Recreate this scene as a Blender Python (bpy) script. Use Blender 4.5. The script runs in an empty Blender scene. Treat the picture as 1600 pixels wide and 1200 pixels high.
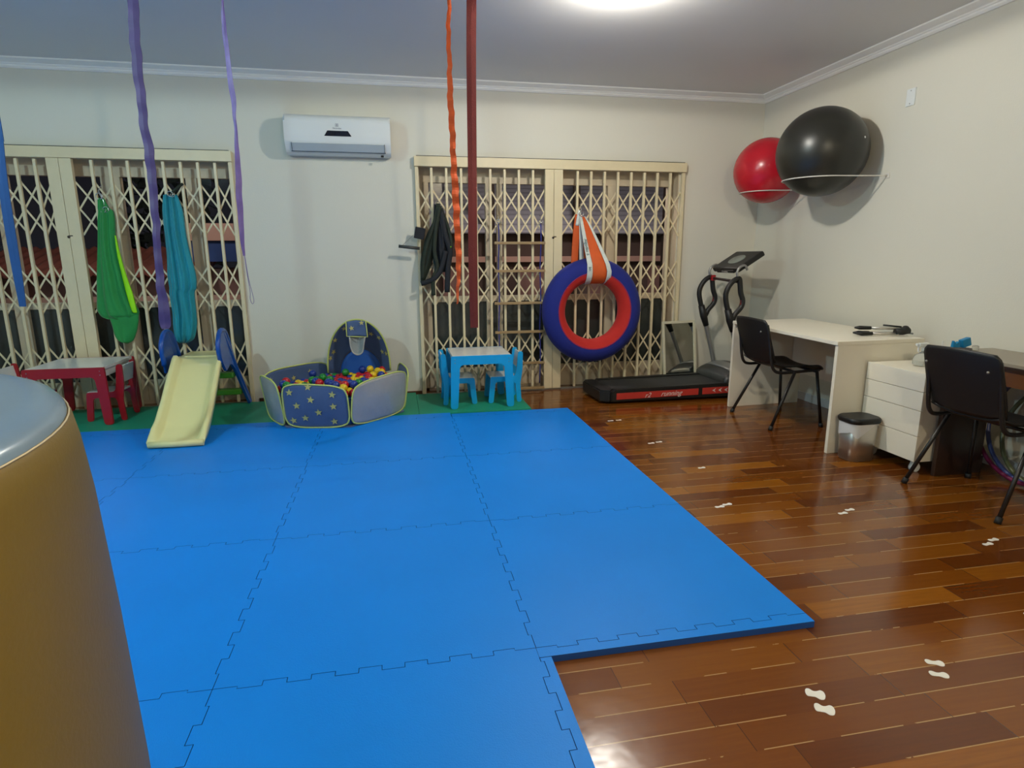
import bpy, bmesh, math, random
from mathutils import Vector, Matrix
random.seed(7)
PI = math.pi
scn = bpy.context.scene
C = scn.collection

# ---------------------------------------------------------------- camera
F = 933.19
yaw, pitch, roll = -0.1901, 0.2099, -0.0045
cy_, sy_ = math.cos(yaw), math.sin(yaw)
fw = Vector((-sy_*math.cos(pitch), cy_*math.cos(pitch), -math.sin(pitch)))
rt = Vector((cy_, sy_, 0)); up = rt.cross(fw)
r2 = math.cos(roll)*rt + math.sin(roll)*up
u2 = -math.sin(roll)*rt + math.cos(roll)*up
cd = bpy.data.cameras.new('camera'); cam = bpy.data.objects.new('camera', cd); C.objects.link(cam)
cd.sensor_width = 36; cd.lens = F/1600*36; cd.clip_start = .02
M = Matrix((r2, u2, -fw)).transposed().to_4x4(); M.translation = Vector((-3.6303, -5.6912, 1.2953))
cam.matrix_world = M
scn.camera = cam

# ---------------------------------------------------------------- world, lights, exposure
w = bpy.data.worlds.new('night'); scn.world = w; w.use_nodes = True
w.node_tree.nodes['Background'].inputs[0].default_value = (.06, .06, .08, 1)
w.node_tree.nodes['Background'].inputs[1].default_value = .12
scn.view_settings.view_transform = 'Standard'; scn.view_settings.look = 'None'
scn.view_settings.exposure = 0.24; scn.view_settings.gamma = 1.0
scn.view_settings.use_curve_mapping = False

def lamp(name, loc, power, col, rad=.05, kind='SPOT'):
    l = bpy.data.lights.new(name, kind); l.energy = power; l.color = col; l.shadow_soft_size = rad
    if kind == 'SPOT': l.spot_size = math.radians(180); l.spot_blend = .06   # downward half-space of an LED bulb
    o = bpy.data.objects.new(name, l); C.objects.link(o); o.location = loc
    return o
LA = (-2.27, -2.13, 2.712); LB = (-6.1, -3.5, 2.712); LC = (-2.7, -6.5, 2.712)
for nm, p, pw, col in (('ceiling_light_front', LA, 92, (1.0, .95, .85)), ('ceiling_light_left', LB, 126, (.60, .92, 1.0)), ('ceiling_light_rear', LC, 128, (1.0, .85, .58))):
    lamp(nm, p, pw*.68, col); lamp(nm, p, pw*.32, col, .05, 'POINT')
lamp('outside_fill_light', (-1.5, 1.1, 2.7), 60, (1.0, .86, .82), .15, 'POINT')  # added fill to brighten the neighbouring house; no actual lamp stands here
lamp('outside_fill_light', (-6.6, 1.4, 2.7), 40, (1, .90, .85), .15, 'POINT')  # second added fill, lifts the low house behind the left gate

# ---------------------------------------------------------------- materials
_m = {}
def nt(name):
    m = bpy.data.materials.new(name); m.use_nodes = True
    return m, m.node_tree, m.node_tree.nodes['Principled BSDF']
def mat(name, col, rough=.5, metal=0, var=.08, vscale=6, bump=0, bscale=60, spec=.5, coat=0, trans=0, sheen=0):
    if name in _m: return _m[name]
    m, t, b = nt(name); N = t.nodes; L = t.links
    b.inputs['Roughness'].default_value = rough; b.inputs['Metallic'].default_value = metal
    b.inputs['Specular IOR Level'].default_value = spec
    b.inputs['Coat Weight'].default_value = coat; b.inputs['Sheen Weight'].default_value = sheen
    b.inputs['Transmission Weight'].default_value = trans
    tc = N.new('ShaderNodeTexCoord')
    nz = N.new('ShaderNodeTexNoise'); nz.inputs['Scale'].default_value = vscale; nz.inputs['Detail'].default_value = 4
    L.new(tc.outputs['Object'], nz.inputs['Vector'])
    mx = N.new('ShaderNodeMix'); mx.data_type = 'RGBA'
    mx.inputs[6].default_value = tuple(c*(1-var) for c in col)+(1,)
    mx.inputs[7].default_value = tuple(min(1, c*(1+var)) for c in col)+(1,)
    L.new(nz.outputs[0], mx.inputs[0]); L.new(mx.outputs[2], b.inputs['Base Color'])
    if bump:
        n2 = N.new('ShaderNodeTexNoise'); n2.inputs['Scale'].default_value = bscale; n2.inputs['Detail'].default_value = 3
        L.new(tc.outputs['Object'], n2.inputs['Vector'])
        bp = N.new('ShaderNodeBump'); bp.inputs['Strength'].default_value = bump; bp.inputs['Distance'].default_value = .01
        L.new(n2.outputs[0], bp.inputs['Height']); L.new(bp.outputs[0], b.inputs['Normal'])
    _m[name] = m
    return m
def emit(name, col, s):
    m, t, b = nt(name)
    b.inputs['Base Color'].default_value = (*col, 1); b.inputs['Emission Color'].default_value = (*col, 1)
    b.inputs['Emission Strength'].default_value = s
    return m
def wood_floor():
    m, t, b = nt('wood_floor'); N = t.nodes; L = t.links
    def mth(op, a, c=None, clamp=False):
        n = N.new('ShaderNodeMath'); n.operation = op; n.use_clamp = clamp
        for i, v in enumerate((a, c)):
            if v is None: continue
            if isinstance(v, (int, float)): n.inputs[i].default_value = v
            else: L.new(v, n.inputs[i])
        return n.outputs[0]
    tc = N.new('ShaderNodeTexCoord'); sp = N.new('ShaderNodeSeparateXYZ'); L.new(tc.outputs['Object'], sp.inputs[0])
    x, y = sp.outputs[0], sp.outputs[1]
    yr = mth('DIVIDE', mth('ADD', y, .05), .0985); row = mth('FLOOR', yr); fy = mth('SUBTRACT', yr, row)
    wn = N.new('ShaderNodeTexWhiteNoise'); wn.noise_dimensions = '1D'; L.new(row, wn.inputs['W'])
    xr = mth('DIVIDE', mth('ADD', x, mth('MULTIPLY', wn.outputs[0], 5.0)), .62)
    # plank length varies: wobble the index lookup
    col = mth('FLOOR', xr); fx = mth('SUBTRACT', xr, col)
    cb = N.new('ShaderNodeCombineXYZ'); L.new(row, cb.inputs[0]); L.new(col, cb.inputs[1])
    w2 = N.new('ShaderNodeTexWhiteNoise'); w2.noise_dimensions = '2D'; L.new(cb.outputs[0], w2.inputs['Vector'])
    # grain
    mp = N.new('ShaderNodeMapping'); mp.inputs['Scale'].default_value = (1.6, 22, 1)
    cb2 = N.new('ShaderNodeCombineXYZ'); L.new(mth('ADD', x, mth('MULTIPLY', w2.outputs[0], 9.0)), cb2.inputs[0]); L.new(y, cb2.inputs[1])
    L.new(cb2.outputs[0], mp.inputs[0])
    g = N.new('ShaderNodeTexNoise'); g.inputs['Scale'].default_value = 3.0; g.inputs['Detail'].default_value = 6; g.inputs['Roughness'].default_value = .6
    L.new(mp.outputs[0], g.inputs['Vector'])
    cr = N.new('ShaderNodeValToRGB'); e = cr.color_ramp.elements
    e[0].position = 0; e[0].color = (.080, .019, .003, 1); e[1].position = 1; e[1].color = (.40, .155, .014, 1)
    for p, c in ((.25, (.125, .032, .0035, 1)), (.5, (.165, .047, .0045, 1)), (.75, (.215, .069, .006, 1)), (.9, (.30, .105, .008, 1))):
        q = e.new(p); q.color = c
    fac = mth('ADD', mth('MULTIPLY', w2.outputs[0], .72), mth('MULTIPLY', g.outputs[0], .28), True)
    L.new(fac, cr.inputs[0])
    # broken light filler in the long seams, thin dark butt joints
    ns = N.new('ShaderNodeTexNoise'); ns.inputs['Scale'].default_value = 4.5; ns.inputs['Detail'].default_value = 8
    L.new(tc.outputs['Object'], ns.inputs['Vector'])
    seamw = mth('MULTIPLY', mth('GREATER_THAN', ns.outputs[0], .455), .034)
    seam = mth('LESS_THAN', fy, seamw)
    butt = mth('LESS_THAN', fx, .004)
    mx = N.new('ShaderNodeMix'); mx.data_type = 'RGBA'; L.new(seam, mx.inputs[0]); L.new(cr.outputs[0], mx.inputs[6]); mx.inputs[7].default_value = (.42, .25, .09, 1)
    mx2 = N.new('ShaderNodeMix'); mx2.data_type = 'RGBA'; L.new(butt, mx2.inputs[0]); L.new(mx.outputs[2], mx2.inputs[6]); mx2.inputs[7].default_value = (.06, .02, .006, 1)
    L.new(mx2.outputs[2], b.inputs['Base Color'])
    b.inputs['Roughness'].default_value = .17; b.inputs['Specular IOR Level'].default_value = .6
    n3 = N.new('ShaderNodeTexNoise'); n3.inputs['Scale'].default_value = 5; n3.inputs['Detail'].default_value = 3
    L.new(tc.outputs['Object'], n3.inputs['Vector'])
    bp = N.new('ShaderNodeBump'); bp.inputs['Strength'].default_value = .18; bp.inputs['Distance'].default_value = .01
    L.new(mth('ADD', n3.outputs[0], mth('MULTIPLY', w2.outputs[0], .25)), bp.inputs['Height']); L.new(bp.outputs[0], b.inputs['Normal'])
    return m
def glass(name, tint=(1, 1, 1), refl=.10):
    m = bpy.data.materials.new(name); m.use_nodes = True; t = m.node_tree; t.nodes.clear(); N = t.nodes
    o = N.new('ShaderNodeOutputMaterial'); mx = N.new('ShaderNodeMixShader'); tr = N.new('ShaderNodeBsdfTransparent'); gl = N.new('ShaderNodeBsdfGlossy')
    fr = N.new('ShaderNodeFresnel'); fr.inputs[0].default_value = 1.14
    tr.inputs[0].default_value = (*tint, 1); gl.inputs['Roughness'].default_value = .14
    t.links.new(fr.outputs[0], mx.inputs[0]); t.links.new(tr.outputs[0], mx.inputs[1]); t.links.new(gl.outputs[0], mx.inputs[2]); t.links.new(mx.outputs[0], o.inputs[0])
    return m

WALL = mat('wall_paint', (.70, .68, .585), .75, var=.025, vscale=2, bump=.08, bscale=90, spec=.2)
CEIL = mat('ceiling_paint', (.80, .79, .76), .85, var=.02, vscale=2, spec=.15)
MOULD = mat('moulding_plaster', (.92, .91, .86), .6, var=.02, spec=.3)
CREAM = mat('cream_enamel', (.72, .62, .40), .42, var=.07, vscale=9, spec=.45)
CREAMD = mat('cream_door_paint', (.56, .47, .33), .5, var=.1, vscale=5)
BROWN = mat('brown_skirting', (.09, .035, .014), .4)
WHITEP = mat('white_skirting', (.62, .66, .68), .45)
FLOOR = wood_floor()
BLUE = mat('blue_foam', (.001, .215, .74), .45, var=.09, vscale=2.2, bump=.12, bscale=260, spec=.26)
BLUEE = mat('blue_foam_underside', (.008, .03, .16), .7)
GREEN = mat('green_foam', (.008, .27, .15), .5, var=.08, vscale=3, bump=.12, bscale=260, spec=.35)
MUST = mat('mustard_vinyl', (.175, .118, .015), .5, var=.07, vscale=2, bump=.05, bscale=180, spec=.4)
GREYV = mat('grey_blue_vinyl', (.20, .31, .44), .22, var=.08, vscale=3, bump=.1, bscale=5, spec=.6)
BLACKM = mat('black_metal', (.012, .011, .011), .35, var=.1, spec=.5)
BLACKP = mat('black_plastic', (.009, .009, .009), .46, var=.1, spec=.45, bump=.06, bscale=300)
RUBBER = mat('black_rubber', (.010, .010, .010), .65)
BELT = mat('running_belt', (.018, .019, .018), .6, bump=.1, bscale=400)
SILVER = mat('grey_metal', (.33, .33, .32), .35, .7)
CHROME = mat('chrome', (.75, .75, .75), .12, 1, var=.02)
STEEL = mat('brushed_steel', (.58, .55, .50), .36, .85, var=.05)
WHITEM = mat('white_melamine', (.82, .77, .64), .38, var=.02, vscale=3, spec=.4)
WHITEPL = mat('white_plastic', (.74, .77, .76), .35, var=.01, spec=.45)
GREYPL = mat('grey_plastic', (.42, .47, .50), .4)
DARKP = mat('dark_display', (.012, .012, .018), .15)
REDP = mat('red_lacquer', (.34, .008, .014), .32, var=.08, spec=.5)
SKYB = mat('sky_blue_lacquer', (.0, .34, .70), .35, var=.05, spec=.5)
TABLEW = mat('white_laminate', (.74, .74, .70), .22, var=.06, vscale=9, spec=.5)
YEL = mat('pale_yellow_plastic', (.82, .76, .36), .32, var=.04, spec=.5)
BLUEPL = mat('blue_plastic', (.008, .075, .36), .25, var=.15, vscale=14, spec=.55)
GREENPL = mat('green_plastic', (.05, .24, .01), .35)
NAVY = mat('navy_nylon', (.055, .105, .24), .6, var=.12, vscale=12, sheen=.3)
SILN = mat('silver_nylon', (.46, .46, .44), .36, .3, var=.14, vscale=7, bump=.9, bscale=11)
LIME = mat('lime_trim', (.52, .58, .16), .6)
STARM = mat('yellow_star_print', (.55, .50, .16), .6)
ROYAL = mat('royal_blue_nylon', (.008, .09, .40), .6)
MESHM = mat('grey_mesh', (.33, .37, .38), .7, bump=.6, bscale=250)
TBLUE = mat('ultramarine_fabric', (.005, .014, .19), .85, var=.1, sheen=.05, bump=.1, bscale=200)
TRED = mat('red_fabric', (.50, .016, .010), .85, var=.08, sheen=.05, bump=.1, bscale=200)
ORANGE = mat('orange_webbing', (.62, .095, .012), .7, var=.12, vscale=20)
WHITEW = mat('white_ribbon', (.62, .68, .64), .5, var=.15, vscale=40)
NEONO = mat('neon_orange_elastic', (.72, .10, .012), .6, var=.15, vscale=14)
DRED = mat('dark_red_webbing', (.17, .018, .013), .75, var=.1, vscale=30, bump=.3, bscale=220)
PURP = mat('purple_satin', (.075, .045, .15), .6, var=.3, vscale=12)
LILAC = mat('lilac_satin', (.19, .12, .34), .5, var=.45, vscale=16)
CORD = mat('purple_grey_cord', (.22, .16, .30), .6)
SBLUE = mat('blue_webbing', (.002, .05, .18), .75, var=.12, vscale=10)
CGREEN = mat('green_cloth', (.008, .26, .05), .7, var=.12, vscale=8, sheen=.2)
CLIME = mat('lime_stripe_cloth', (.34, .85, .0), .6)
CTURQ = mat('turquoise_cloth', (.0, .27, .35), .65, var=.15, vscale=8, sheen=.2)
HARN = mat('black_green_webbing', (.012, .02, .010), .75, var=.6, vscale=9)
HARNB = mat('black_navy_webbing', (.006, .008, .013), .75)
RUNGW = mat('rung_wood', (.33, .22, .10), .5, var=.2, vscale=12)
ROPEB = mat('blue_rope', (.03, .035, .22), .8)
FRAMEC = mat('mirror_frame_cream', (.62, .58, .42), .45)
MIRR = mat('mirror_silvering', (.55, .58, .55), .03, 1, var=0)
REDST = mat('red_stripe_vinyl', (.48, .035, .025), .4)
LETW = mat('white_lettering', (.72, .66, .62), .5)
DWOOD = mat('dark_wenge', (.035, .016, .009), .35, var=.25, vscale=5)
MWOOD = mat('brown_wood_apron', (.16, .062, .018), .35, var=.2, vscale=7)
DTOP = mat('greige_desk_top', (.30, .26, .20), .35, var=.05)
BALLR = mat('red_vinyl_ball', (.52, .012, .025), .26, var=.04, spec=.5)
BALLK = mat('black_vinyl_ball', (.020, .020, .016), .34, var=.1, spec=.5)
RACKM = mat('white_rack_wire', (.70, .68, .62), .35)
STICK = mat('white_sticker', (.82, .80, .72), .5)
CLEARB = mat('clear_plastic', (.80, .82, .78), .08, trans=.75, var=.02)
BAGW = mat('white_bag_film', (.70, .70, .70), .4)
BULBM = emit('bulb_glow', (1, .97, .92), 220)
GLASS = glass('window_glass')
DGLASS = mat('dark_panel_glass', (.035, .042, .04), .22, var=.15, vscale=2, spec=.6)
ROOFG = mat('outside_grey_roof', (.45, .45, .50), .8, var=.2, vscale=3)
OUTP = mat('outside_pinkish_plaster', (.27, .15, .13), .9, var=.25, vscale=1.5)
OUTB = mat('outside_brown_plaster', (.10, .065, .055), .9, var=.25, vscale=1.5)
OUTL = mat('outside_light_ledge', (.62, .38, .30), .8)
OUTBL = mat('outside_blue_sheet', (.02, .06, .22), .7)
TILEC = mat('outside_clay_tiles', (.30, .09, .06), .9, var=.3, vscale=8)
LEAF = mat('outside_foliage', (.02, .03, .022), .9, var=.5, vscale=7)
TRUNK = mat('outside_trunk', (.04, .025, .018), .9)

# ---------------------------------------------------------------- mesh helpers
class MB:
    def __init__(s): s.bm = bmesh.new()
    def box(s, x0, x1, y0, y1, z0, z1, bev=0, R=None, mi=0):
        vs = [s.bm.verts.new(Vector((x, y, z))) for x in (x0, x1) for y in (y0, y1) for z in (z0, z1)]
        fs = [s.bm.faces.new([vs[i] for i in f]) for f in ((0, 1, 3, 2), (4, 6, 7, 5), (0, 4, 5, 1), (2, 3, 7, 6), (0, 2, 6, 4), (1, 5, 7, 3))]
        for f in fs: f.material_index = mi
        if bev:
            ed = list({e for f in fs for e in f.edges})
            r = bmesh.ops.bevel(s.bm, geom=ed, offset=bev, segments=2, affect='EDGES', profile=.6)
            vs = list({v for f in r['faces'] for v in f.verts} | {v for v in vs if v.is_valid})
        if R is not None:
            for v in vs: v.co = R @ v.co
        return s
    def prism(s, pts, axis, a, b, bev=0, mi=0, R=None):
        def P(p, d): return Vector({0: (d, p[0], p[1]), 1: (p[0], d, p[1]), 2: (p[0], p[1], d)}[axis])
        A = [s.bm.verts.new(P(p, a)) for p in pts]; B = [s.bm.verts.new(P(p, b)) for p in pts]
        n = len(pts); f1 = s.bm.faces.new(A); f2 = s.bm.faces.new(B[::-1]); fs = [f1, f2]
        for i in range(n):
            fs.append(s.bm.faces.new((A[i], B[i], B[(i+1) % n], A[(i+1) % n])))
        for f in fs: f.material_index = mi
        if bev: bmesh.ops.bevel(s.bm, geom=list(set(f1.edges) | set(f2.edges)), offset=bev, segments=2, affect='EDGES')
        if R is not None:
            for v in A+B: v.co = R @ v.co
        return s
    def tube(s, path, r, n=8, closed=False, flat=None, cap=True, mi=0, upv=None):
        P = [Vector(p) for p in path]; m = len(P)
        rr = r if isinstance(r, (list, tuple)) else [r]*m
        t0 = (P[1]-P[0]).normalized()
        a = Vector(upv) if upv else (Vector((0, 0, 1)) if abs(t0.z) < .9 else Vector((1, 0, 0)))
        nrm = (a - t0*a.dot(t0)).normalized(); rings = []
        for i in range(m):
            if closed: t = (P[(i+1) % m]-P[i-1]).normalized()
            else: t = (P[min(i+1, m-1)]-P[max(i-1, 0)]).normalized()
            nrm = (nrm - t*nrm.dot(t)).normalized(); bn = t.cross(nrm)
            ring = []
            for k in range(n):
                an = 2*PI*k/n; ca, sa = math.cos(an), math.sin(an)
                fx, fyy = (1, 1) if flat is None else flat
                ring.append(s.bm.verts.new(P[i] + nrm*ca*rr[i]*fx + bn*sa*rr[i]*fyy))
            rings.append(ring)
        rng = range(m) if closed else range(m-1)
        for i in rng:
            A, B = rings[i], rings[(i+1) % m]
            for k in range(n):
                f = s.bm.faces.new((A[k], A[(k+1) % n], B[(k+1) % n], B[k])); f.material_index = mi; f.smooth = True
        if cap and not closed:
            s.bm.faces.new(rings[0][::-1]).material_index = mi; s.bm.faces.new(rings[-1]).material_index = mi
        return s
    def lathe(s, prof, c=(0, 0, 0), n=48, mi=0, mif=None):
        rings = []
        for (r, z) in prof:
            rings.append([s.bm.verts.new(Vector((c[0]+r*math.cos(2*PI*k/n), c[1]+r*math.sin(2*PI*k/n), c[2]+z))) for k in range(n)] if r > 1e-6 else [s.bm.verts.new(Vector((c[0], c[1], c[2]+z)))])
        for i in range(len(rings)-1):
            A, B = rings[i], rings[i+1]
            for k in range(n):
                k2 = (k+1) % n
                q = [A[k % len(A)], A[k2 % len(A)], B[k2 % len(B)], B[k % len(B)]]
                u = []
                for v in q:
                    if v not in u: u.append(v)
                if len(u) > 2:
                    f = s.bm.faces.new(u); f.smooth = True; f.material_index = mif(i) if mif else mi
        return s
    def sphere(s, c, r, n=24, sc=(1, 1, 1)):
        r_ = bmesh.ops.create_uvsphere(s.bm, u_segments=n, v_segments=n//2, radius=r)
        for v in r_['verts']:
            v.co = Vector((v.co.x*sc[0]+c[0], v.co.y*sc[1]+c[1], v.co.z*sc[2]+c[2]))
            for f in v.link_faces: f.smooth = True
        return s
    def grid(s, fn, nu, nv, mi=0, smooth=True):
        V = [[s.bm.verts.new(Vector(fn(u/nu, v/nv))) for v in range(nv+1)] for u in range(nu+1)]
        for u in range(nu):
            for v in range(nv):
                f = s.bm.faces.new((V[u][v], V[u+1][v], V[u+1][v+1], V[u][v+1])); f.smooth = smooth; f.material_index = mi
        return s
    def solid(s, th):
        bmesh.ops.recalc_face_normals(s.bm, faces=s.bm.faces)
        bmesh.ops.solidify(s.bm, geom=list(s.bm.faces), thickness=th)
        return s

def obj(name, mb, m, parent=None, world=True, doub=False, **kw):
    """ONE mesh object. world=True: mesh was built in room coordinates (the parent only shifts it)."""
    bm = mb.bm if isinstance(mb, MB) else mb
    if doub: bmesh.ops.remove_doubles(bm, verts=bm.verts, dist=1e-5)
    bmesh.ops.recalc_face_normals(bm, faces=bm.faces)
    off = Vector((0, 0, 0))
    if world:
        if parent is not None: off = Vector(parent['_o'])
        elif kw.get('origin'): off = Vector(kw['origin'])
        for v in bm.verts: v.co -= off
    me = bpy.data.meshes.new(name); bm.to_mesh(me); bm.free()
    for q in (m if isinstance(m, (list, tuple)) else [m]): me.materials.append(q)
    o = bpy.data.objects.new(name, me); C.objects.link(o)
    if parent is not None:
        o.parent = parent; o['_o'] = list(parent['_o'])
    else:
        o.location = off; o['_o'] = list(off)
    if kw.get('label'): tag(o, kw['label'], kw.get('cat'), kw.get('group'))
    return o
def tag(o, label, cat=None, group=None):
    o['label'] = label
    if cat: o['category'] = cat
    if group: o['group'] = group
    return o
def thing(name, label, cat, loc=(0, 0, 0), rz=0, group=None):
    o = bpy.data.objects.new(name, None); C.objects.link(o); o.location = loc; o.rotation_euler = (0, 0, rz)
    o.empty_display_size = .1; o['_o'] = list(loc) if rz == 0 else [0, 0, 0]
    return tag(o, label, cat, group)
def struct(name, mb, m, parent=None):
    o = obj(name, mb, m, parent)
    if parent is None: o['kind'] = 'structure'
    return o
def dup(root, loc, rz=None, label=None, group=None):
    r = root.copy(); C.objects.link(r); r.location = loc
    if rz is not None: r.rotation_euler = (0, 0, rz)
    if label: r['label'] = label
    if group: r['group'] = group
    for ch in list(root.children):
        c = ch.copy(); C.objects.link(c); c.parent = r
        for g in list(ch.children):
            d = g.copy(); C.objects.link(d); d.parent = c
    return r
def smooth(pts, k=6, closed=False):
    P = [Vector(p) for p in pts]; n = len(P); out = []
    rng = range(n) if closed else range(n-1)
    for i in rng:
        if closed: a, b, c, d = P[i-1], P[i], P[(i+1) % n], P[(i+2) % n]
        else: a, b, c, d = P[max(i-1, 0)], P[i], P[i+1], P[min(i+2, n-1)]
        for j in range(k):
            t = j/k
            out.append(.5*((2*b)+(c-a)*t+(2*a-5*b+4*c-d)*t*t+(3*b-a-3*c+d)*t**3))
    if not closed: out.append(P[-1])
    return out
def rrect(x0, x1, y0, y1, r, n=5):
    o = []
    for cx, cy, a0 in ((x1-r, y1-r, 0), (x0+r, y1-r, 90), (x0+r, y0+r, 180), (x1-r, y0+r, 270)):
        for k in range(n+1):
            a = math.radians(a0+90*k/n); o.append((cx+r*math.cos(a), cy+r*math.sin(a)))
    return o
def fillet(pts, rad, n=4):
    out = []; m = len(pts)
    for i in range(m):
        p = Vector(pts[i]).to_2d() if len(pts[i]) > 2 else Vector(pts[i]); r = rad[i] if isinstance(rad, (list, tuple)) else rad
        a = Vector(pts[i-1]); b = Vector(pts[(i+1) % m])
        if r <= 0: out.append(tuple(p)); continue
        u = (a-p).normalized(); v = (b-p).normalized(); r = min(r, (a-p).length*.49, (b-p).length*.49)
        for k in range(n+1):
            t = k/n; q = (1-t)**2*(p+u*r)+2*t*(1-t)*p+t*t*(p+v*r); out.append(tuple(q))
    return out
def text_mesh(name, s, size, m, parent, M4, ext=.0006, shear=0, align='CENTER'):
    cu = bpy.data.curves.new(name, 'FONT'); cu.body = s; cu.size = size; cu.extrude = ext; cu.align_x = align; cu.align_y = 'CENTER'; cu.shear = shear
    t = bpy.data.objects.new(name+'_src', cu); C.objects.link(t)
    bpy.context.view_layer.update()
    dg = bpy.context.evaluated_depsgraph_get()
    me = bpy.data.meshes.new_from_object(t.evaluated_get(dg))
    bpy.data.objects.remove(t); bpy.data.curves.remove(cu)
    off = Vector(parent['_o']) if parent is not None else Vector((0, 0, 0))
    me.transform(Matrix.Translation(-off) @ M4)
    me.materials.clear(); me.materials.append(m)
    o = bpy.data.objects.new(name, me); C.objects.link(o); o.parent = parent; o['_o'] = list(off)
    return o
def frameM(o, x, y):
    x = Vector(x).normalized(); y = Vector(y).normalized(); z = x.cross(y)
    m = Matrix((x, y, z)).transposed().to_4x4(); m.translation = Vector(o)
    return m

# ================================================================ ROOM SHELL
XL, YB, H = -8.0, -8.2, 2.81
OPEN = [(-7.30, -4.96, 2.12), (-3.39, -.86, 2.12)]
b = MB(); b.box(XL, 0, YB, .30, -.1, 0); struct('floor', b, FLOOR)
b = MB(); b.box(XL-.2, .2, YB-.2, .30, H, H+.1); struct('ceiling', b, CEIL)
b = MB()
xs = [XL, OPEN[0][0], OPEN[0][1], OPEN[1][0], OPEN[1][1], .15]
for i in (0, 2, 4): b.box(xs[i], xs[i+1], 0, .22, 0, H)
for (x0, x1, z) in OPEN: b.box(x0, x1, 0, .22, z, H)
struct('wall_back', b, WALL)
b = MB(); b.box(0, .15, YB, 0, 0, H); struct('wall_right', b, WALL)
b = MB(); b.box(XL-.15, XL, YB, .22, 0, H); struct('wall_left', b, WALL)
b = MB(); b.box(XL-.15, .15, YB-.15, YB, 0, H); struct('wall_front', b, WALL)
# stepped crown moulding
prof = [(0, 2.745), (-.012, 2.745), (-.022, 2.758), (-.022, 2.768), (-.030, 2.772), (-.034, 2.780), (-.075, 2.796), (-.085, 2.80), (-.085, H), (0, H)]
b = MB(); b.prism(prof, 0, XL, 0.0); struct('trim_1', b, MOULD)
pr2 = [(p[0], p[1]) for p in prof]; b = MB(); b.prism(pr2, 1, YB, 0.0); struct('trim_2', b, MOULD)
b = MB()
for x0, x1 in ((XL, -7.36), (-4.90, -3.42), (-.82, 0)): b.box(x0, x1, -.012, 0, 0, .035)
struct('baseboard_back', b, BROWN)
b = MB(); b.box(-.013, 0, YB, -.013, 0, .075, .003); struct('baseboard_right', b, WHITEP)

# glazed doors behind the gates
def balcony_window(name, x0, x1, stiles, leaf_bottom=.22):
    b = MB(); y0, y1 = .13, .19
    b.box(x0, x1, y0, y1, 1.97, 2.12); b.box(x0-.004, x0+.05, y0, y1, 0, 1.97); b.box(x1-.05, x1, y0, y1, 0, 1.97); b.box(x0-.002, x0+.012, .004, y0, 0, 2.11); b.box(x1-.012, x1+.002, .004, y0, 0, 2.11); b.box(x0, x1, y0, y1, 0, .03)
    root = struct(name, b, CREAMD)
    for (a, c) in stiles:
        b = MB(); b.box(a, c, y0-.012, y1-.01, .03, 1.97, .004); obj('stile', b, CREAMD, root)
    b = MB(); b.box(x0+.05, x1-.05, y0+.005, y1-.02, .87, .925); b.box(x0+.05, x1-.05, y0+.005, y1-.02, .03, leaf_bottom); obj('rail', b, CREAMD, root)
    b = MB(); b.box(x0+.05, x1-.05, y0+.025, y0+.033, leaf_bottom, .87); obj('lower_panel', b, DGLASS, root)
    b = MB(); b.box(x0+.05, x1-.05, y0+.026, y0+.030, .925, 1.97); obj('glass_pane', b, GLASS, root)
    return root
balcony_window('window_1', -7.30, -4.96, [(-6.82, -6.72), (-6.02, -5.87), (-5.36, -5.27)])
balcony_window('window_2', -3.39, -.86, [(-3.34, -3.29), (-2.76, -2.70), (-2.65, -2.60), (-2.14, -2.02), (-1.55, -1.46)])

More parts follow.
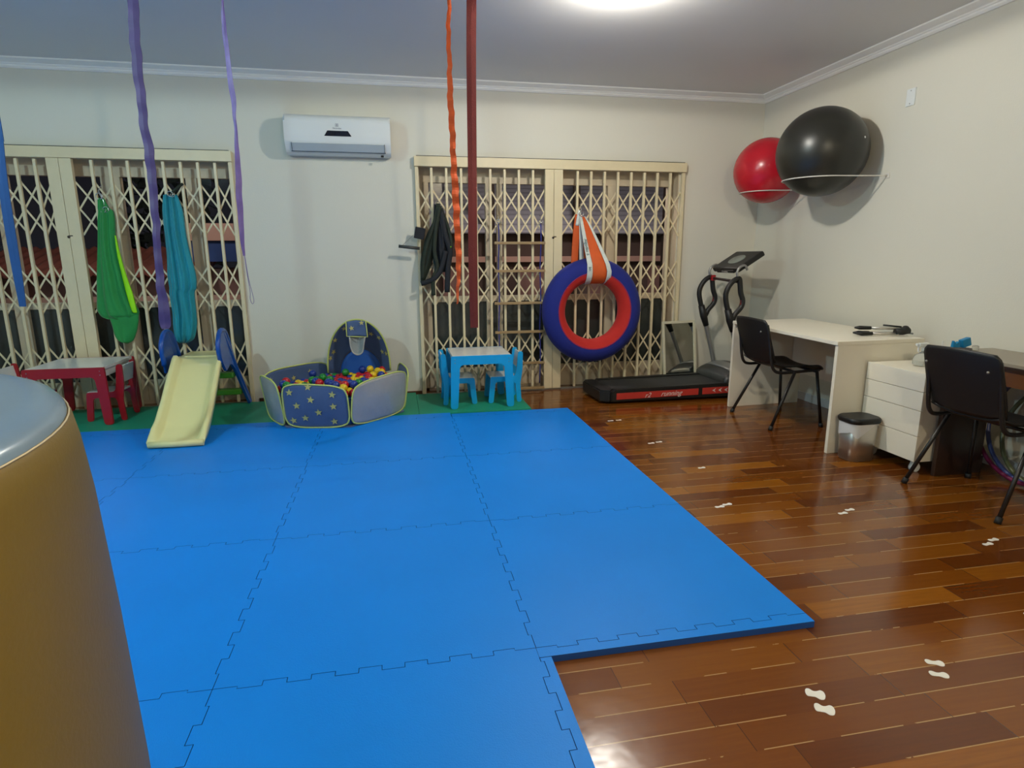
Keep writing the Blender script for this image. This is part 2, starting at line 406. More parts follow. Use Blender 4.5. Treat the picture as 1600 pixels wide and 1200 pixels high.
# ---------------------------------------------------------------- scissor gates
BANDS = [(1.90, 1.49), (1.24, .85), (.56, .15)]
def gate_frame(name, label, x0, x1):
    t = thing(name, label, 'gate frame', ((x0+x1)/2, -.03, 0))
    b = MB(); b.box(x0, x1, -.065, -.003, 2.085, 2.17, .003); obj('header_rail', b, CREAM, t)
    b = MB(); b.box(x0+.02, x1-.02, -.058, -.003, 2.170, 2.176); obj('header_shadow_strip', b, BLACKP, t)  # black strip stands in for the shadow line above the header
    for a in (x0+.005, x1-.035):
        b = MB(); b.box(a, a+.03, -.045, -.003, .012, 2.085, .002); obj('jamb_post', b, CREAM, t)
    b = MB(); b.box(x0+.035, x1-.035, -.05, -.01, .001, .012); obj('floor_track', b, SILVER, t)
    return t
def gate(label, bars, posts, ends, group):
    """folding gate: bars at given x, scissor strips between neighbours and posts"""
    xs = sorted(bars + ends)
    t = thing('folding_gate', label, 'folding gate', ((xs[0]+xs[-1])/2, -.03, 0), 0, group)
    for x in bars:
        b = MB(); b.box(x-.011, x+.011, -.055, -.030, .02, 2.075, .003); obj('vertical_bar', b, CREAM, t)
    for (a, c) in posts:
        b = MB(); b.box(a, (a+c)/2-.0015, -.062, -.022, .014, 2.083, .003); b.box((a+c)/2+.0015, c, -.062, -.022, .014, 2.083, .003)
        p = obj('closing_stile', b, CREAM, t)
        b = MB(); xk = (a+c)/2-.005; b.lathe([(0, 0), (.011, 0), (.011, .003), (0, .003)], n=16)
        for v in b.bm.verts: v.co = Vector((xk+v.co.x, -.062-v.co.z, 1.47+v.co.y))
        b.box(xk+.005, xk+.03, -.066, -.062, 1.475, 1.483)
        obj('keyhole', b, DWOOD, p)
    for (zt, zb) in BANDS:
        b = MB(); zm = (zt+zb)/2
        for i in range(len(xs)-1):
            xa, xb = xs[i], xs[i+1]
            for (z1, z2) in ((zt, zm), (zm, zb)):
                for k, (p, q) in enumerate((((xa, z1), (xb, z2)), ((xa, z2), (xb, z1)))):
                    d = Vector((q[0]-p[0], q[1]-p[1])); L = d.length; an = math.atan2(d.y, d.x)
                    yy = -.024 + k*.005
                    R = Matrix.Translation(((p[0]+q[0])/2, yy, (p[1]+q[1])/2)) @ Matrix.Rotation(-an, 4, 'Y')
                    b.box(-L/2-.006, L/2+.006, -.0022, .0022, -.0068, .0068, R=R)
        obj('scissor_lattice', b, CREAM, t)
    return t
gate_frame('gate_frame', 'cream metal frame around the folding gates behind the blue children\'s table', -3.42, -.82)
gate_frame('gate_frame', 'cream metal frame around the folding gates at far left behind the slide', -7.36, -4.93)
step = .133
gate('cream folding scissor gate left of the lock post, behind the wooden rope ladder', [-3.27+step*i for i in range(8)], [(-2.225, -2.055)], [-3.385, -2.225], 'cream folding gates')
gate('cream folding scissor gate right of the lock post, behind the hanging blue and red ring', [-1.91+step*i for i in range(8)], [], [-2.055, -.86], 'cream folding gates')
gate('cream folding scissor gate behind the slide and turquoise cloth', [-6.00+step*i for i in range(8)], [(-6.32, -6.14)], [-6.14, -4.97], 'cream folding gates')
gate('cream folding scissor gate at the far left edge behind the red table', [-7.19+.1305*i for i in range(7)], [], [-7.32, -6.32], 'cream folding gates')

# ---------------------------------------------------------------- outside
b = MB(); b.box(-9, 1.5, .30, 12, -.3, -.05); struct('floor_outside', b, OUTB)
t = thing('neighbour_house', 'neighbouring house with grey corrugated roof seen through the right-hand gates', 'house', (-1.0, 3.6, -.05))
def corr(u, v): return (-3.6+5.0*u, 2.9+1.9*v, 1.62+.95*v+.012*math.sin(v*75))
b = MB(); b.grid(corr, 4, 120, smooth=False); b.solid(.02); obj('roof', b, ROOFG, t)
b = MB(); b.box(-3.3, 1.1, 3.1, 4.8, -.05, 1.62); obj('wall', b, OUTB, t)
for x in (-2.95, -1.85, -.75, .2):
    b = MB(); b.box(x, x+.42, 3.02, 3.12, .5, 1.15); obj('plaster_panel', b, OUTP, t)
b = MB(); b.box(-3.4, 1.2, 3.0, 3.12, 1.22, 1.30); obj('ledge', b, OUTL, t)
for x in (-2.3, -1.05, .35):
    b = MB(); b.box(x, x+.09, 2.92, 3.0, -.05, 2.6); obj('pillar', b, TRUNK, t)
t = thing('low_house', 'low house with clay tiles and blue panel seen through the left-hand gate', 'house', (-6.2, 3.6, -.05))
b = MB(); b.box(-9.0, -4.3, 3.3, 4.6, -.05, 1.15); obj('wall', b, OUTP, t)
b = MB(); b.grid(lambda u, v: (-9+2.9*u, 3.0+1.2*v, 1.10+.35*v+.02*math.sin(u*120)), 120, 2, smooth=False); b.solid(.03); obj('roof', b, TILEC, t)
b = MB(); b.box(-6.25, -4.5, 3.0, 3.06, 1.25, 1.52); obj('blue_panel', b, OUTBL, t)
b = MB(); b.box(-6.3, -4.4, 2.95, 3.1, 1.52, 1.74); obj('light_fascia', b, OUTL, t)
b = MB(); b.box(-9, -4.2, 3.15, 3.25, .72, .80); obj('ledge', b, OUTL, t)
def tree(x, y, h, r, label):
    t = thing('tree', label, 'tree', (x, y, -.05))
    b = MB(); b.tube([(x, y, -.05), (x+.05, y, h*.5), (x, y, h*.8)], [.09, .07, .05]); obj('trunk', b, TRUNK, t)
    b = MB()
    for i in range(260):
        a = random.uniform(0, 2*PI); q = random.random()**.5*r; z = h*.75+random.uniform(-1, 1)*r*.8
        c = Vector((x+q*math.cos(a), y+q*math.sin(a), z)); s_ = random.uniform(.06, .16)
        R = Matrix.Translation(c) @ Matrix.Rotation(random.uniform(0, PI), 4, Vector((random.random(), random.random(), random.random()+.1)).normalized())
        b.box(-s_, s_, -s_*.5, s_*.5, -.006, .006, R=R)
    obj('foliage', b, LEAF, t)
tree(-5.2, 6.6, 2.6, .9, 'dark tree outside behind the turquoise cloth')
tree(-7.6, 6.4, 2.6, 1.0, 'dark tree outside at the far left gate')
tree(-3.2, 6.8, 2.5, .8, 'dark tree outside behind the black harness')

# ================================================================ FLOOR MATS
def mat_tile(i0, j0, x0, x1, y0, y1, teeth, label, m, under, z=.025, group=None):
    """teeth: which of l,r,b,t sides interlock. Tiles on the low side of a joint get the +wave, on the high side the complementary one."""
    P = []
    def edge2(a, c, n, on, flip):
        if not on: P.append(a); return
        N_ = 14; A = .011; g = .0011
        L = 1.0
        seq = []
        for k in range(N_):
            # parameter always measured in the canonical direction (+x / +y)
            s0, s1 = k/N_, (k+1)/N_
            out = (k % 2 == 0)            # in canonical frame the joint line moves to + side
            d = A if out else -A
            if k in (0, N_-1): d = 0
            if k == 0: s0 = g
            if k == N_-1: s1 = 1-g
            seq.append((s0, s1, d))
        if flip: seq = [(s1, s0, d) for (s0, s1, d) in seq[::-1]]
        nsign = 1 if (n[0]+n[1]) > 0 else -1
        for q, (s0, s1, d) in enumerate(seq):
            tab = (d*nsign > 0)          # material sticks out here
            sh = 0 if d == 0 else (-g if tab else g)
            dirs = 1 if s1 > s0 else -1
            a0 = s0-dirs*sh if q else s0
            a1 = s1+dirs*sh if q < len(seq)-1 else s1
            for s in (a0, a1):
                px = base(s, n, d, nsign, g)
                P.append(px)
    def base(s, n, d, nsign, g):
        if n[0] != 0:
            X = x1 if n[0] > 0 else x0
            return (X+d-nsign*g, y0+(y1-y0)*s)
        Y = y1 if n[1] > 0 else y0
        return (x0+(x1-x0)*s, Y+d-nsign*g)
    edge2((x0, y0), (x1, y0), (0, -1), 'b' in teeth, False)
    edge2((x1, y0), (x1, y1), (1, 0), 'r' in teeth, False)
    edge2((x1, y1), (x0, y1), (0, 1), 't' in teeth, True)
    edge2((x0, y1), (x0, y0), (-1, 0), 'l' in teeth, True)
    # fix corners: drop points outside the tile's square near toothed corners
    Q = []
    for p in P:
        if Q and abs(p[0]-Q[-1][0]) < 1e-6 and abs(p[1]-Q[-1][1]) < 1e-6: continue
        Q.append(p)
    b = MB(); b.prism(Q, 2, .001, z)
    top = max(b.bm.faces, key=lambda f: f.calc_center_median().z)
    for f in b.bm.faces: f.material_index = 0 if f is top else 1
    bmesh.ops.triangulate(b.bm, faces=[f for f in b.bm.faces if len(f.verts) > 4])
    o = obj('foam_mat_tile', b, [m, under], None, origin=((x0+x1)/2, (y0+y1)/2, 0))
    return tag(o, label, 'floor mat', group)
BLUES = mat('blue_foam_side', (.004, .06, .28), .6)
GREENS = mat('green_foam_side', (.006, .08, .045), .6)
cols = [-7.224, -6.224, -5.224, -4.224, -3.224, -2.22]
rows_ = [-5.98, -4.98, -3.98, -2.98, -1.98, -.98]
names = {0: 'farthest left', 1: 'left of the slide foot', 2: 'under the slide foot', 3: 'below the ball pit', 4: 'right of the ball pit'}
rown = {5: 'rear row', 4: 'second row', 3: 'third row', 2: 'fourth row', 1: 'nearest row'}
coln = ['leftmost column', 'second column from left', 'column below the slide', 'column below the ball pit', 'column beside the wooden floor']
for ci in range(5):
    for ri in range(5):
        if ci == 4 and ri < 2: continue
        x0, x1 = cols[ci], cols[ci+1]; y0, y1 = rows_[ri], rows_[ri+1]
        tt = ''
        if ci > 0: tt += 'l'
        if ci < 4: tt += 'r'
        if ri > 0 or True: tt += 'b'
        if ri < 4: tt += 't'
        if ri == 4: y1 = -.98
        o = mat_tile(ci, ri, x0, x1, y0, y1, tt + ('t' if ri == 4 else ''), 'blue foam puzzle mat, %s, %s' % (rown[ri+1], coln[ci]), BLUE, BLUES, group='blue puzzle mats')
# narrow edging strips locked to the free sides
def strip(x0, x1, y0, y1, side, label, ymax=9):
    """side = which side carries the puzzle teeth"""
    P = []; N_ = 14; A = .011; g = .0011
    if side == 't':
        for k in range(N_-1, -1, -1):
            d = 0 if k in (0, N_-1) else (A if k % 2 == 0 else -A); tab = d > 0; sh = 0 if d == 0 else (-g if tab else g)
            s0, s1 = k/N_, (k+1)/N_
            P += [(x0+(x1-x0)*(s1+sh), y1+d-g), (x0+(x1-x0)*(s0-sh), y1+d-g)]
        P += [(x0, y0), (x1, y0)]
    if side == 'b':
        for k in range(N_):
            d = 0 if k in (0, N_-1) else (A if k % 2 == 0 else -A); tab = d < 0; sh = 0 if d == 0 else (-g if tab else g)
            s0, s1 = k/N_, (k+1)/N_
            P += [(x0+(x1-x0)*(s0-sh), y0+d+g), (x0+(x1-x0)*(s1+sh), y0+d+g)]
        P += [(x1, y1), (x0, y1)]
    if side == 'l':
        P += [(x1, y0), (x1, y1)]
        for k in range(N_-1, -1, -1):
            d = 0 if k in (0, N_-1) else (A if k % 2 == 0 else -A); tab = d < 0; sh = 0 if d == 0 else (-g if tab else g)
            s0, s1 = k/N_, (k+1)/N_
            P += [(x0+d+g, y0+(y1-y0)*(s1+sh)), (x0+d+g, y0+(y1-y0)*(s0-sh))]
    P2 = []
    for p in P:
        p = (p[0], min(p[1], ymax))
        if not P2 or abs(p[0]-P2[-1][0])+abs(p[1]-P2[-1][1]) > 1e-6: P2.append(p)
    b = MB(); b.prism(P2, 2, .001, .025)
    top = max(b.bm.faces, key=lambda f: f.calc_center_median().z)
    for f in b.bm.faces: f.material_index = 0 if f is top else 1
    bmesh.ops.triangulate(b.bm, faces=[f for f in b.bm.faces if len(f.verts) > 4])
    o = obj('mat_edge_strip', b, [BLUE, BLUES], None, origin=((x0+x1)/2, (y0+y1)/2, 0)); tag(o, label, 'mat edging', 'blue mat edge strips')
strip(-3.224, -2.22, -4.03, -3.98, 't', 'blue toothed edge strip ending the mat column beside the wooden floor')
strip(-3.224, -3.185, -4.98, -3.98, 'l', 'blue toothed edge strip bottom centre, along the wooden floor', -4.033)
for ci in range(5):
    strip(cols[ci]+.003, cols[ci+1]-.003, -.98, -.895 if ci == 4 else -.855, 'b', 'blue toothed strip between blue and green mats, ' + coln[ci])
gx = [-7.3, -6.34, -5.38, -4.43, -3.48, -2.53]
gl = ['at far left behind the red table', 'under the red table and chairs', 'under the slide', 'under the ball pit', 'under the blue children\'s table']
for i in range(5):
    b = MB(); b.box(gx[i]+.001, gx[i+1]-.001, -.853, -.10 if i not in (3,) else -.02, .001, .024, .002)
    tag(obj('foam_mat_tile', b, GREEN, None, origin=((gx[i]+gx[i+1])/2, -.45, 0)), 'green foam mat ' + gl[i], 'floor mat', 'green foam mats')

# ================================================================ MUSTARD ROLL
cx, cy = -4.358, -5.19
t = thing('therapy_roll', 'tall mustard vinyl roll with grey-blue top standing at the left edge', 'foam roll', (cx, cy, .026))
b = MB(); R0 = .429
b.lathe([(0, .026), (R0-.01, .026), (R0+.004, .05), (R0+.022, .35), (R0+.021, .7), (R0+.016, .9), (R0+.010, 1.05), (R0+.005, 1.11), (R0+.001, 1.135), (R0-.004, 1.142)], (cx, cy, 0), 96)
obj('body', b, MUST, t)
b = MB(); b.lathe([(R0-.003, 1.140), (R0-.004, 1.146), (R0-.010, 1.1535), (R0-.022, 1.158), (R0-.045, 1.158), (R0-.09, 1.152), (R0-.2, 1.146), (.12, 1.144), (0, 1.145)], (cx, cy, 0), 96)
obj('top_cover', b, GREYV, t)
b = MB(); b.tube([(cx+(R0-.0015)*math.cos(a*2*PI/96), cy+(R0-.0015)*math.sin(a*2*PI/96), 1.1405) for a in range(96)], .0009, 6, closed=True); obj('rim_piping', b, CREAM, t)

# ================================================================ KIDS' TABLES AND CHAIRS
def table_frame_poly(w, h, top=.075, leg=.062, splay=.012):
    o = [(-w/2-splay, 0), (-w/2-splay+leg, 0), (-w/2+leg+.012, h-top), (w/2-leg-.012, h-top), (w/2+splay-leg, 0), (w/2+splay, 0), (w/2, h), (-w/2, h)]
    return fillet(o, [.022, .022, .03, .03, .022, .022, .012, .012])
def kids_table(name, label, loc, w, d, h, m, rz=0, bolt=None):
    t = thing(name, label, 'children\'s table', loc, rz)
    t['_o'] = [0, 0, 0]
    for y in (-d/2, d/2-.02):
        b = MB(); b.prism(table_frame_poly(w, h), 1, y, y+.02, .002); f = obj('side_frame', b, m, t, False)
        if y < 0:
            b = MB()
            for sx in (-1, 1):
                for dz in (.028, .058): b.sphere((sx*(w/2-.032), y-.001, h-dz), .0042, 8)
            obj('bolt', b, SILVER, f, False)
    b = MB(); b.box(-w/2+.012, w/2-.012, -d/2+.02, d/2-.02, h-.022, h+.001, .002); obj('tabletop', b, TABLEW, t, False)
    b = MB()
    for sx in (-1, 1): b.box(sx*(w/2-.045)-.008, sx*(w/2-.045)+.008, -d/2+.02, d/2-.02, h-.085, h-.022)
    obj('apron', b, TABLEW, t, False)
    return t
def chair_poly(dp, h, sh):
    # x=0 at rear, front at +dp ; h-shaped side frame
    o = [(.0, 0), (.042, 0), (.058, sh-.045), (dp-.055, sh-.045), (dp-.035, 0), (dp+.01, 0), (dp-.012, sh), (.062, sh), (.045, sh+.07), (.03, h), (-.012, h), (-.008, sh+.06), (.012, sh*.7)]
    return fillet(o, [.018, .018, .022, .022, .018, .018, .015, .02, .03, .02, .02, .02, .02])
def kids_chair(name, label, loc, rz, m, group, back=TABLEW, dp=.29, wd=.28, h=.455, sh=.235):
    t = thing(name, label, 'children\'s chair', loc, rz, group); t['_o'] = [0, 0, 0]
    for y in (-wd/2, wd/2-.016):
        b = MB(); b.prism(chair_poly(dp, h, sh), 1, y, y+.016, .002); f = obj('side_frame', b, m, t, False)
    b = MB(); b.box(.045, dp-.012, -wd/2+.016, wd/2-.016, sh-.012, sh+.002, .002); obj('seat', b, TABLEW, t, False)
    R = Matrix.Translation((.012, 0, h-.085)) @ Matrix.Rotation(math.radians(-8), 4, 'Y')
    b = MB(); b.box(-.006, .006, -wd/2+.016, wd/2-.016, -.07, .07, .002, R=R); obj('backrest', b, back, t, False)
    return t
kids_table('childrens_table', 'small sky-blue children\'s table with white top standing between two blue chairs', (-2.935, -.50, .025), .525, .50, .455, SKYB)
kids_chair('childrens_chair', 'sky-blue children\'s chair on the left of the blue table', (-3.262, -.46, .025), 0, SKYB, None)
kids_chair('childrens_chair', 'sky-blue children\'s chair on the right of the blue table', (-2.563, -.46, .025), PI, SKYB, None)
kids_table('childrens_table', 'small red children\'s table with white top in front of the left gate', (-6.13, -.40, .025), .56, .56, .455, REDP)
kids_chair('childrens_chair', 'red children\'s chair between the red table and the slide', (-5.79, -.42, .025), PI, REDP, None, dp=.28, wd=.26)
kids_chair('childrens_chair', 'red children\'s chair at the left picture edge beside the red table', (-6.66, -.44, .025), 0, REDP, None, wd=.26)

# ================================================================ SLIDE
t = thing('toddler_slide', 'toddler slide with pale yellow chute and blue sides on the green mat', 'slide', (-5.2, -.7, .025))
def cl(s):  # centreline (x, y, z) of the chute, s 0..1
    pts = [(-.37, .500), (-.50, .503), (-.60, .47), (-.80, .345), (-1.0, .215), (-1.18, .115), (-1.30, .075), (-1.40, .062)]
    k = s*(len(pts)-1); i = min(int(k), len(pts)-2); f = k-i
    a, c = pts[i], pts[i+1]; y = a[0]+(c[0]-a[0])*f; z = a[1]+(c[1]-a[1])*f
    return (-5.215+.06*(-.5-y)/.9, y, z)
sec = [(-.186, .046), (-.178, .058), (-.158, .058), (-.146, .046), (-.128, .004), (-.116, -.006), (0, -.007), (.116, -.006), (.128, .004), (.146, .046), (.158, .058), (.178, .058), (.186, .046), (.182, -.012), (.0, -.016), (-.182, -.012)]
b = MB(); NS = 42; rg = []
for i in range(NS+1):
    s = i/NS; c = cl(s); ring = []
    k = min(1, max(0.05, (1-s)*6))**.7*min(1, max(.06, (s-.12)*9))  # rims melt into the foot
    for (dx, dz) in sec:
        ring.append(b.bm.verts.new(Vector((c[0]+dx*(1-.0*s), c[1], c[2]+dz*(k if dz > 0 else 1)))))
    rg.append(ring)
for i in range(NS):
    for k in range(len(sec)):
        b.bm.faces.new((rg[i][k], rg[i][(k+1) % len(sec)], rg[i+1][(k+1) % len(sec)], rg[i+1][k])).smooth = True
b.bm.faces.new(rg[0][::-1]); b.bm.faces.new(rg[-1])
obj('chute', b, YEL, t)
c = cl(1); b = MB(); b.tube([(c[0]-.175, -1.395, .050), (c[0], -1.405, .050), (c[0]+.175, -1.395, .050)], .023, 14); obj('foot_lip', b, YEL, t)
b = MB(); b.box(-5.40, -5.06, -.40, -.12, .478, .505, .008); obj('platform', b, YEL, t)
for sx in (-1, 1):
    xc = -5.235
    xo = lambda z, out=0: xc + sx*(.195 + max(0, .5-z)*.16 + out)
    pts = smooth([(-.62, .47), (-.65, .60), (-.60, .69), (-.52, .725), (-.42, .70), (-.34, .60), (-.27, .46), (-.18, .26), (-.105, .07), (-.10, .027)], 5)
    inn = smooth([(-.165, .027), (-.20, .10), (-.31, .34), (-.40, .43), (-.50, .415), (-.58, .40)], 5)
    poly = [(p[0], p[1]) for p in pts] + [(p[0], p[1]) for p in inn]
    b = MB()
    A = [b.bm.verts.new(Vector((xo(z), y, z))) for y, z in poly]; B2 = [b.bm.verts.new(Vector((xo(z, .022), y, z))) for y, z in poly]
    n = len(poly); f1 = b.bm.faces.new(A); f2 = b.bm.faces.new(B2[::-1])
    for i in range(n): b.bm.faces.new((A[i], B2[i], B2[(i+1) % n], A[(i+1) % n]))
    bmesh.ops.bevel(b.bm, geom=list(set(f1.edges) | set(f2.edges)), offset=.006, segments=2, affect='EDGES')
    obj('side_panel', b, BLUEPL, t)
    b = MB(); b.tube([(xo(p[1], .011), p[0], p[1]) for p in pts[:30]], .019, 10)
    obj('handrail', b, BLUEPL, t)
for (z, y) in ((.32, -.30), (.155, -.21)):
    b = MB(); hw = .19+max(0, .5-z)*.16; b.box(-5.235-hw, -5.235+hw, y-.05, y+.05, z-.025, z+.02, .01); obj('step', b, GREENPL, t)

# ================================================================ BALL PIT
hexb = [(-4.49, -1.06), (-4.01, -1.15), (-3.60, -.75), (-3.68, -.25), (-4.22, -.17), (-4.68, -.72)]
pc = Vector((-4.12, -.68)); t = thing('ball_pit', 'pop-up star-print ball pit with hood, full of plastic balls', 'ball pit', (pc.x, pc.y, .025))
zb = .03
def star(c, r, ax, ay, nrm, bmx, rot=0):
    v = []
    for k in range(10):
        rr = r if k % 2 == 0 else r*.42; a = rot+PI/2+k*PI/5
        v.append(bmx.verts.new(c+ax*rr*math.cos(a)+ay*rr*math.sin(a)+nrm*.004))
    bmx.faces.new(v).material_index = 1
def panel(i, h, mout, label=None, stars=0, rad=.10, bulge=.03, h2=None):
    a = Vector((*hexb[i], zb)); c = Vector((*hexb[(i+1) % 6], zb)); d = c-a; L = d.length; ux = d.normalized()
    out = Vector((ux.y, -ux.x, 0)); mid = (a+c)/2
    if out.dot(Vector((mid.x-pc.x, mid.y-pc.y, 0))) < 0: out = -out
    up_ = Vector((0, 0, 1)); h2 = h2 or h
    def pos(u, v):
        hh = h+(h2-h)*u
        lean = .05*v+bulge*math.sin(PI*u)*math.sin(PI*min(1, v*.9+.05))
        return a+ux*(u*L)+up_*(v*hh)+out*lean
    def warp(u, v):  # map square to rounded rectangle
        # squircle mapping
        X = (2*u-1); Y = (2*v-1)
        k = .82
        Xe = X*(1-(1-k)*.55*Y**4*abs(X)); Ye = Y*(1-(1-k)*.95*X**4*abs(Y))
        return (Xe+1)/2, (Ye+1)/2
    b = MB(); b.grid(lambda u, v: pos(*warp(u, v)), 20, 14); b.solid(.003)
    for (u, v, inside) in (stars or []):
        q = pos(*warp(u, v)); q2 = pos(*warp(u, min(1, v+.02))); ay = (q2-q).normalized()
        n_ = out*(-1 if inside else 1)
        star(q + n_*(.003), .030 if not inside else .026, ux, ay, n_, b.bm, random.uniform(-.2, .2))
    p = obj('panel', b, [mout, STARM], t)
    if label: p['label'] = label
    rim = []
    for k in range(20): rim.append(pos(*warp(k/20, 0)))
    for k in range(14): rim.append(pos(*warp(1, k/14)))
    for k in range(20): rim.append(pos(*warp(1-k/20, 1)))
    for k in range(14): rim.append(pos(*warp(0, 1-k/14)))
    b = MB(); b.tube(rim, .0065, 8, closed=True); obj('wire_trim', b, LIME, p)
    return p
panel(0, .355, NAVY, 'navy panel with yellow stars', [(.12, .82, 0), (.22, .52, 0), (.45, .67, 0), (.78, .80, 0), (.78, .52, 0), (.55, .38, 0), (.33, .24, 0), (.13, .16, 0), (.77, .15, 0), (.42, .95, 0)], h2=.33)
panel(1, .335, SILN, 'silver panel', h2=.375)
panel(2, .345, NAVY, None, [(.4, .75, 1), (.7, .5, 1)])
panel(3, .24, NAVY, None)
panel(4, .36, NAVY, None, [(.9, .8, 1), (.55, .72, 1), (.3, .8, 1)], h2=.37)
panel(5, .37, SILN, 'silver panel', h2=.36)
b = MB(); b.prism([(p[0]*.995+pc.x*.005, p[1]*.995+pc.y*.005) for p in hexb], 2, .026, .036); obj('base', b, NAVY, t)
b = MB(); b.prism([(p[0]*.93+pc.x*.07, p[1]*.93+pc.y*.07) for p in hexb], 2, .036, .235, .01); obj('cushion', b, ROYAL, t)
# hood
hx = -3.975
def hood(u, v):
    a = PI*u
    fx, fy, fz0, fr, fh = hx, -.30+.02*math.sin(a), .30, .270, .470
    bx, by, bz0, br, bh = hx+.005, -.165, .26, .185, .225
    q = v**.9
    p1 = Vector((fx-fr*math.cos(a), fy-.08*math.sin(a)**2, fz0+fh*math.sin(a)**.85))
    p2 = Vector((bx-br*math.cos(a), by, bz0+bh*math.sin(a)))
    bul = .015*math.sin(PI*v)*(math.sin(a)**.5 if a > 0 and a < PI else 0)
    return p1*(1-q)+p2*q+Vector((0, bul*.6, bul*.5))
b = MB(); b.grid(hood, 32, 10); b.solid(.003)
for (u, v) in ((.14, .25), (.22, .12), (.36, .12), (.52, .08), (.66, .30), (.76, .15), (.85, .40), (.90, .12), (.08, .1)):
    q = Vector(hood(u, v)); e1 = (Vector(hood(u+.01, v))-q).normalized(); e2 = (Vector(hood(u, v+.02))-q).normalized(); n_ = e1.cross(e2).normalized()
    if n_.y > 0: n_ = -n_
    e2 = n_.cross(e1); star(q+n_*.005, .028, e1, e2, n_, b.bm, random.uniform(0, 1))
hd = obj('hood', b, [NAVY, STARM], t)
b = MB(); b.tube([hood(k/32, 0) for k in range(33)], .0075, 8); obj('wire_trim', b, LIME, hd)
b = MB(); b.grid(lambda u, v: (hx+.005-.185*math.cos(PI*u)*(1-v), -.165+.003, .26+.225*math.sin(PI*u)*(1-v)), 32, 6); b.solid(.003); obj('back_disc', b, ROYAL, hd)
b = MB(); b.grid(lambda u, v: (hx-.085+.165*u+.01*v, -.375-.01*v+.01*math.sin(PI*u), .765-.02*abs(u-.5)-.135*v-.012*(1-math.sin(PI*u))*0), 8, 8); b.solid(.003); fl = obj('hood_flap', b, NAVY, hd)
b = MB(); b.tube([(hx-.085, -.383, .762), (hx-.085, -.39, .63), (hx+.0, -.395, .625), (hx+.09, -.39, .62), (hx+.08, -.383, .762)], .005, 6)
star(Vector((hx-.04, -.395, .70)), .024, Vector((1, 0, 0)), Vector((0, 0, 1)), Vector((0, -1, 0)), b.bm, .2); star(Vector((hx+.045, -.395, .745)), .024, Vector((1, 0, 0)), Vector((0, 0, 1)), Vector((0, -1, 0)), b.bm)
obj('flap_trim', b, [LIME, STARM], hd)
net = smooth([(hx-.062, -.39, .62), (hx-.058, -.395, .55), (hx-.04, -.40, .49), (hx+.0, -.405, .468), (hx+.04, -.40, .49), (hx+.055, -.395, .56), (hx+.068, -.39, .62)], 4)
b = MB(); b.tube(net, .006, 8); hoopo = obj('hoop', b, SILN, hd)
b = MB(); m_ = len(net)
b.grid(lambda u, v: (lambda A, B_: A*(1-v)+B_*v+Vector((0, .05*math.sin(PI*v), 0)))(net[int(u*(m_//2))], net[m_-1-int(u*(m_//2))]), m_//2, 8); b.solid(.002); obj('ball_net', b, MESHM, hd)

# balls
bc = [mat('plastic_ball_red', (.45, .008, .015), .3), mat('plastic_ball_blue', (.01, .035, .25), .3), mat('plastic_ball_green', (.01, .20, .03), .3), mat('plastic_ball_yellow', (.75, .50, .01), .3)]
bn = ['red', 'blue', 'green', 'yellow']
bl = []
for k in range(4):
    b = MB(); b.sphere((0, 0, 0), .0325, 20); o = obj('plastic_ball', b, bc[k], None); bl.append(o)
used = [0]*4
def inhex(x, y, mrg):
    for i in range(6):
        a, c = Vector(hexb[i]), Vector(hexb[(i+1) % 6]); d = (c-a).normalized(); n_ = Vector((-d.y, d.x))
        if (Vector((x, y))-a).dot(n_) < mrg: return False
    return True
P_ = []
for layer in range(2):
    zz = .268 + layer*.052
    sp = .068
    for r_ in range(-9, 10):
        for c_ in range(-9, 10):
            x = pc.x+c_*sp+(r_ % 2)*sp/2+(layer*.034); y = pc.y+r_*sp*.866+(layer*.0196)
            if not inhex(x, y, .055): continue
            if layer == 1 and random.random() > .25: continue
            if y > -.30: continue
            P_.append((x+random.uniform(-.002, .002)*(1-layer), y+random.uniform(-.002, .002)*(1-layer), zz+random.uniform(0, .002)))
for (x, y, z) in P_:
    k = random.choices(range(4), [.34, .28, .16, .22])[0]
    o = bl[k] if not used[k] else bl[k].copy()
    if used[k]: C.objects.link(o)
    used[k] += 1; o.location = (x, y, z)
    tag(o, bn[k]+' plastic ball lying in the star-print ball pit', 'ball', bn[k]+' balls in the ball pit')

# ================================================================ AIR CONDITIONER
t = thing('air_conditioner', 'white split air conditioner high on the back wall between the gates', 'air conditioner', (-4.045, 0, 2.15))
prof = fillet([(-.001, 2.465), (-.13, 2.465), (-.195, 2.43), (-.205, 2.30), (-.195, 2.235), (-.150, 2.165), (-.10, 2.145), (-.001, 2.150)], [0, .03, .03, .02, .02, .02, .02, 0])
b = MB(); b.prism(prof, 0, -4.475, -3.615, .012); obj('casing', b, WHITEPL, t)
R = frameM((-4.045, -.183, 2.222), (1, 0, 0), (0, -.46, 1))
b = MB(); b.box(-.375, .375, -.034, .034, -.003, .0045, .002, R=frameM((-4.045, -.1795, 2.2), (1, 0, 0), (0, -.62, 1))); obj('louvre', b, GREYPL, t)
b = MB(); b.box(-.385, .385, -.002, .002, -.003, .004, R=frameM((-4.045, -.158, 2.168), (1, 0, 0), (0, -.62, 1)))
b.box(-.002, .002, -.036, .036, -.003, .006, R=frameM((-4.422, -.1795, 2.2), (1, 0, 0), (0, -.62, 1))); b.box(-.002, .002, -.036, .036, -.003, .006, R=frameM((-3.668, -.1795, 2.2), (1, 0, 0), (0, -.62, 1)))
obj('louvre_gap', b, mat('dark_gap', (.10, .12, .13), .6), t)
b = MB(); b.prism([(-4.155, 2.286), (-3.935, 2.286), (-3.962, 2.328), (-4.128, 2.328)], 1, -.2075, -.2025); obj('display', b, DARKP, t)
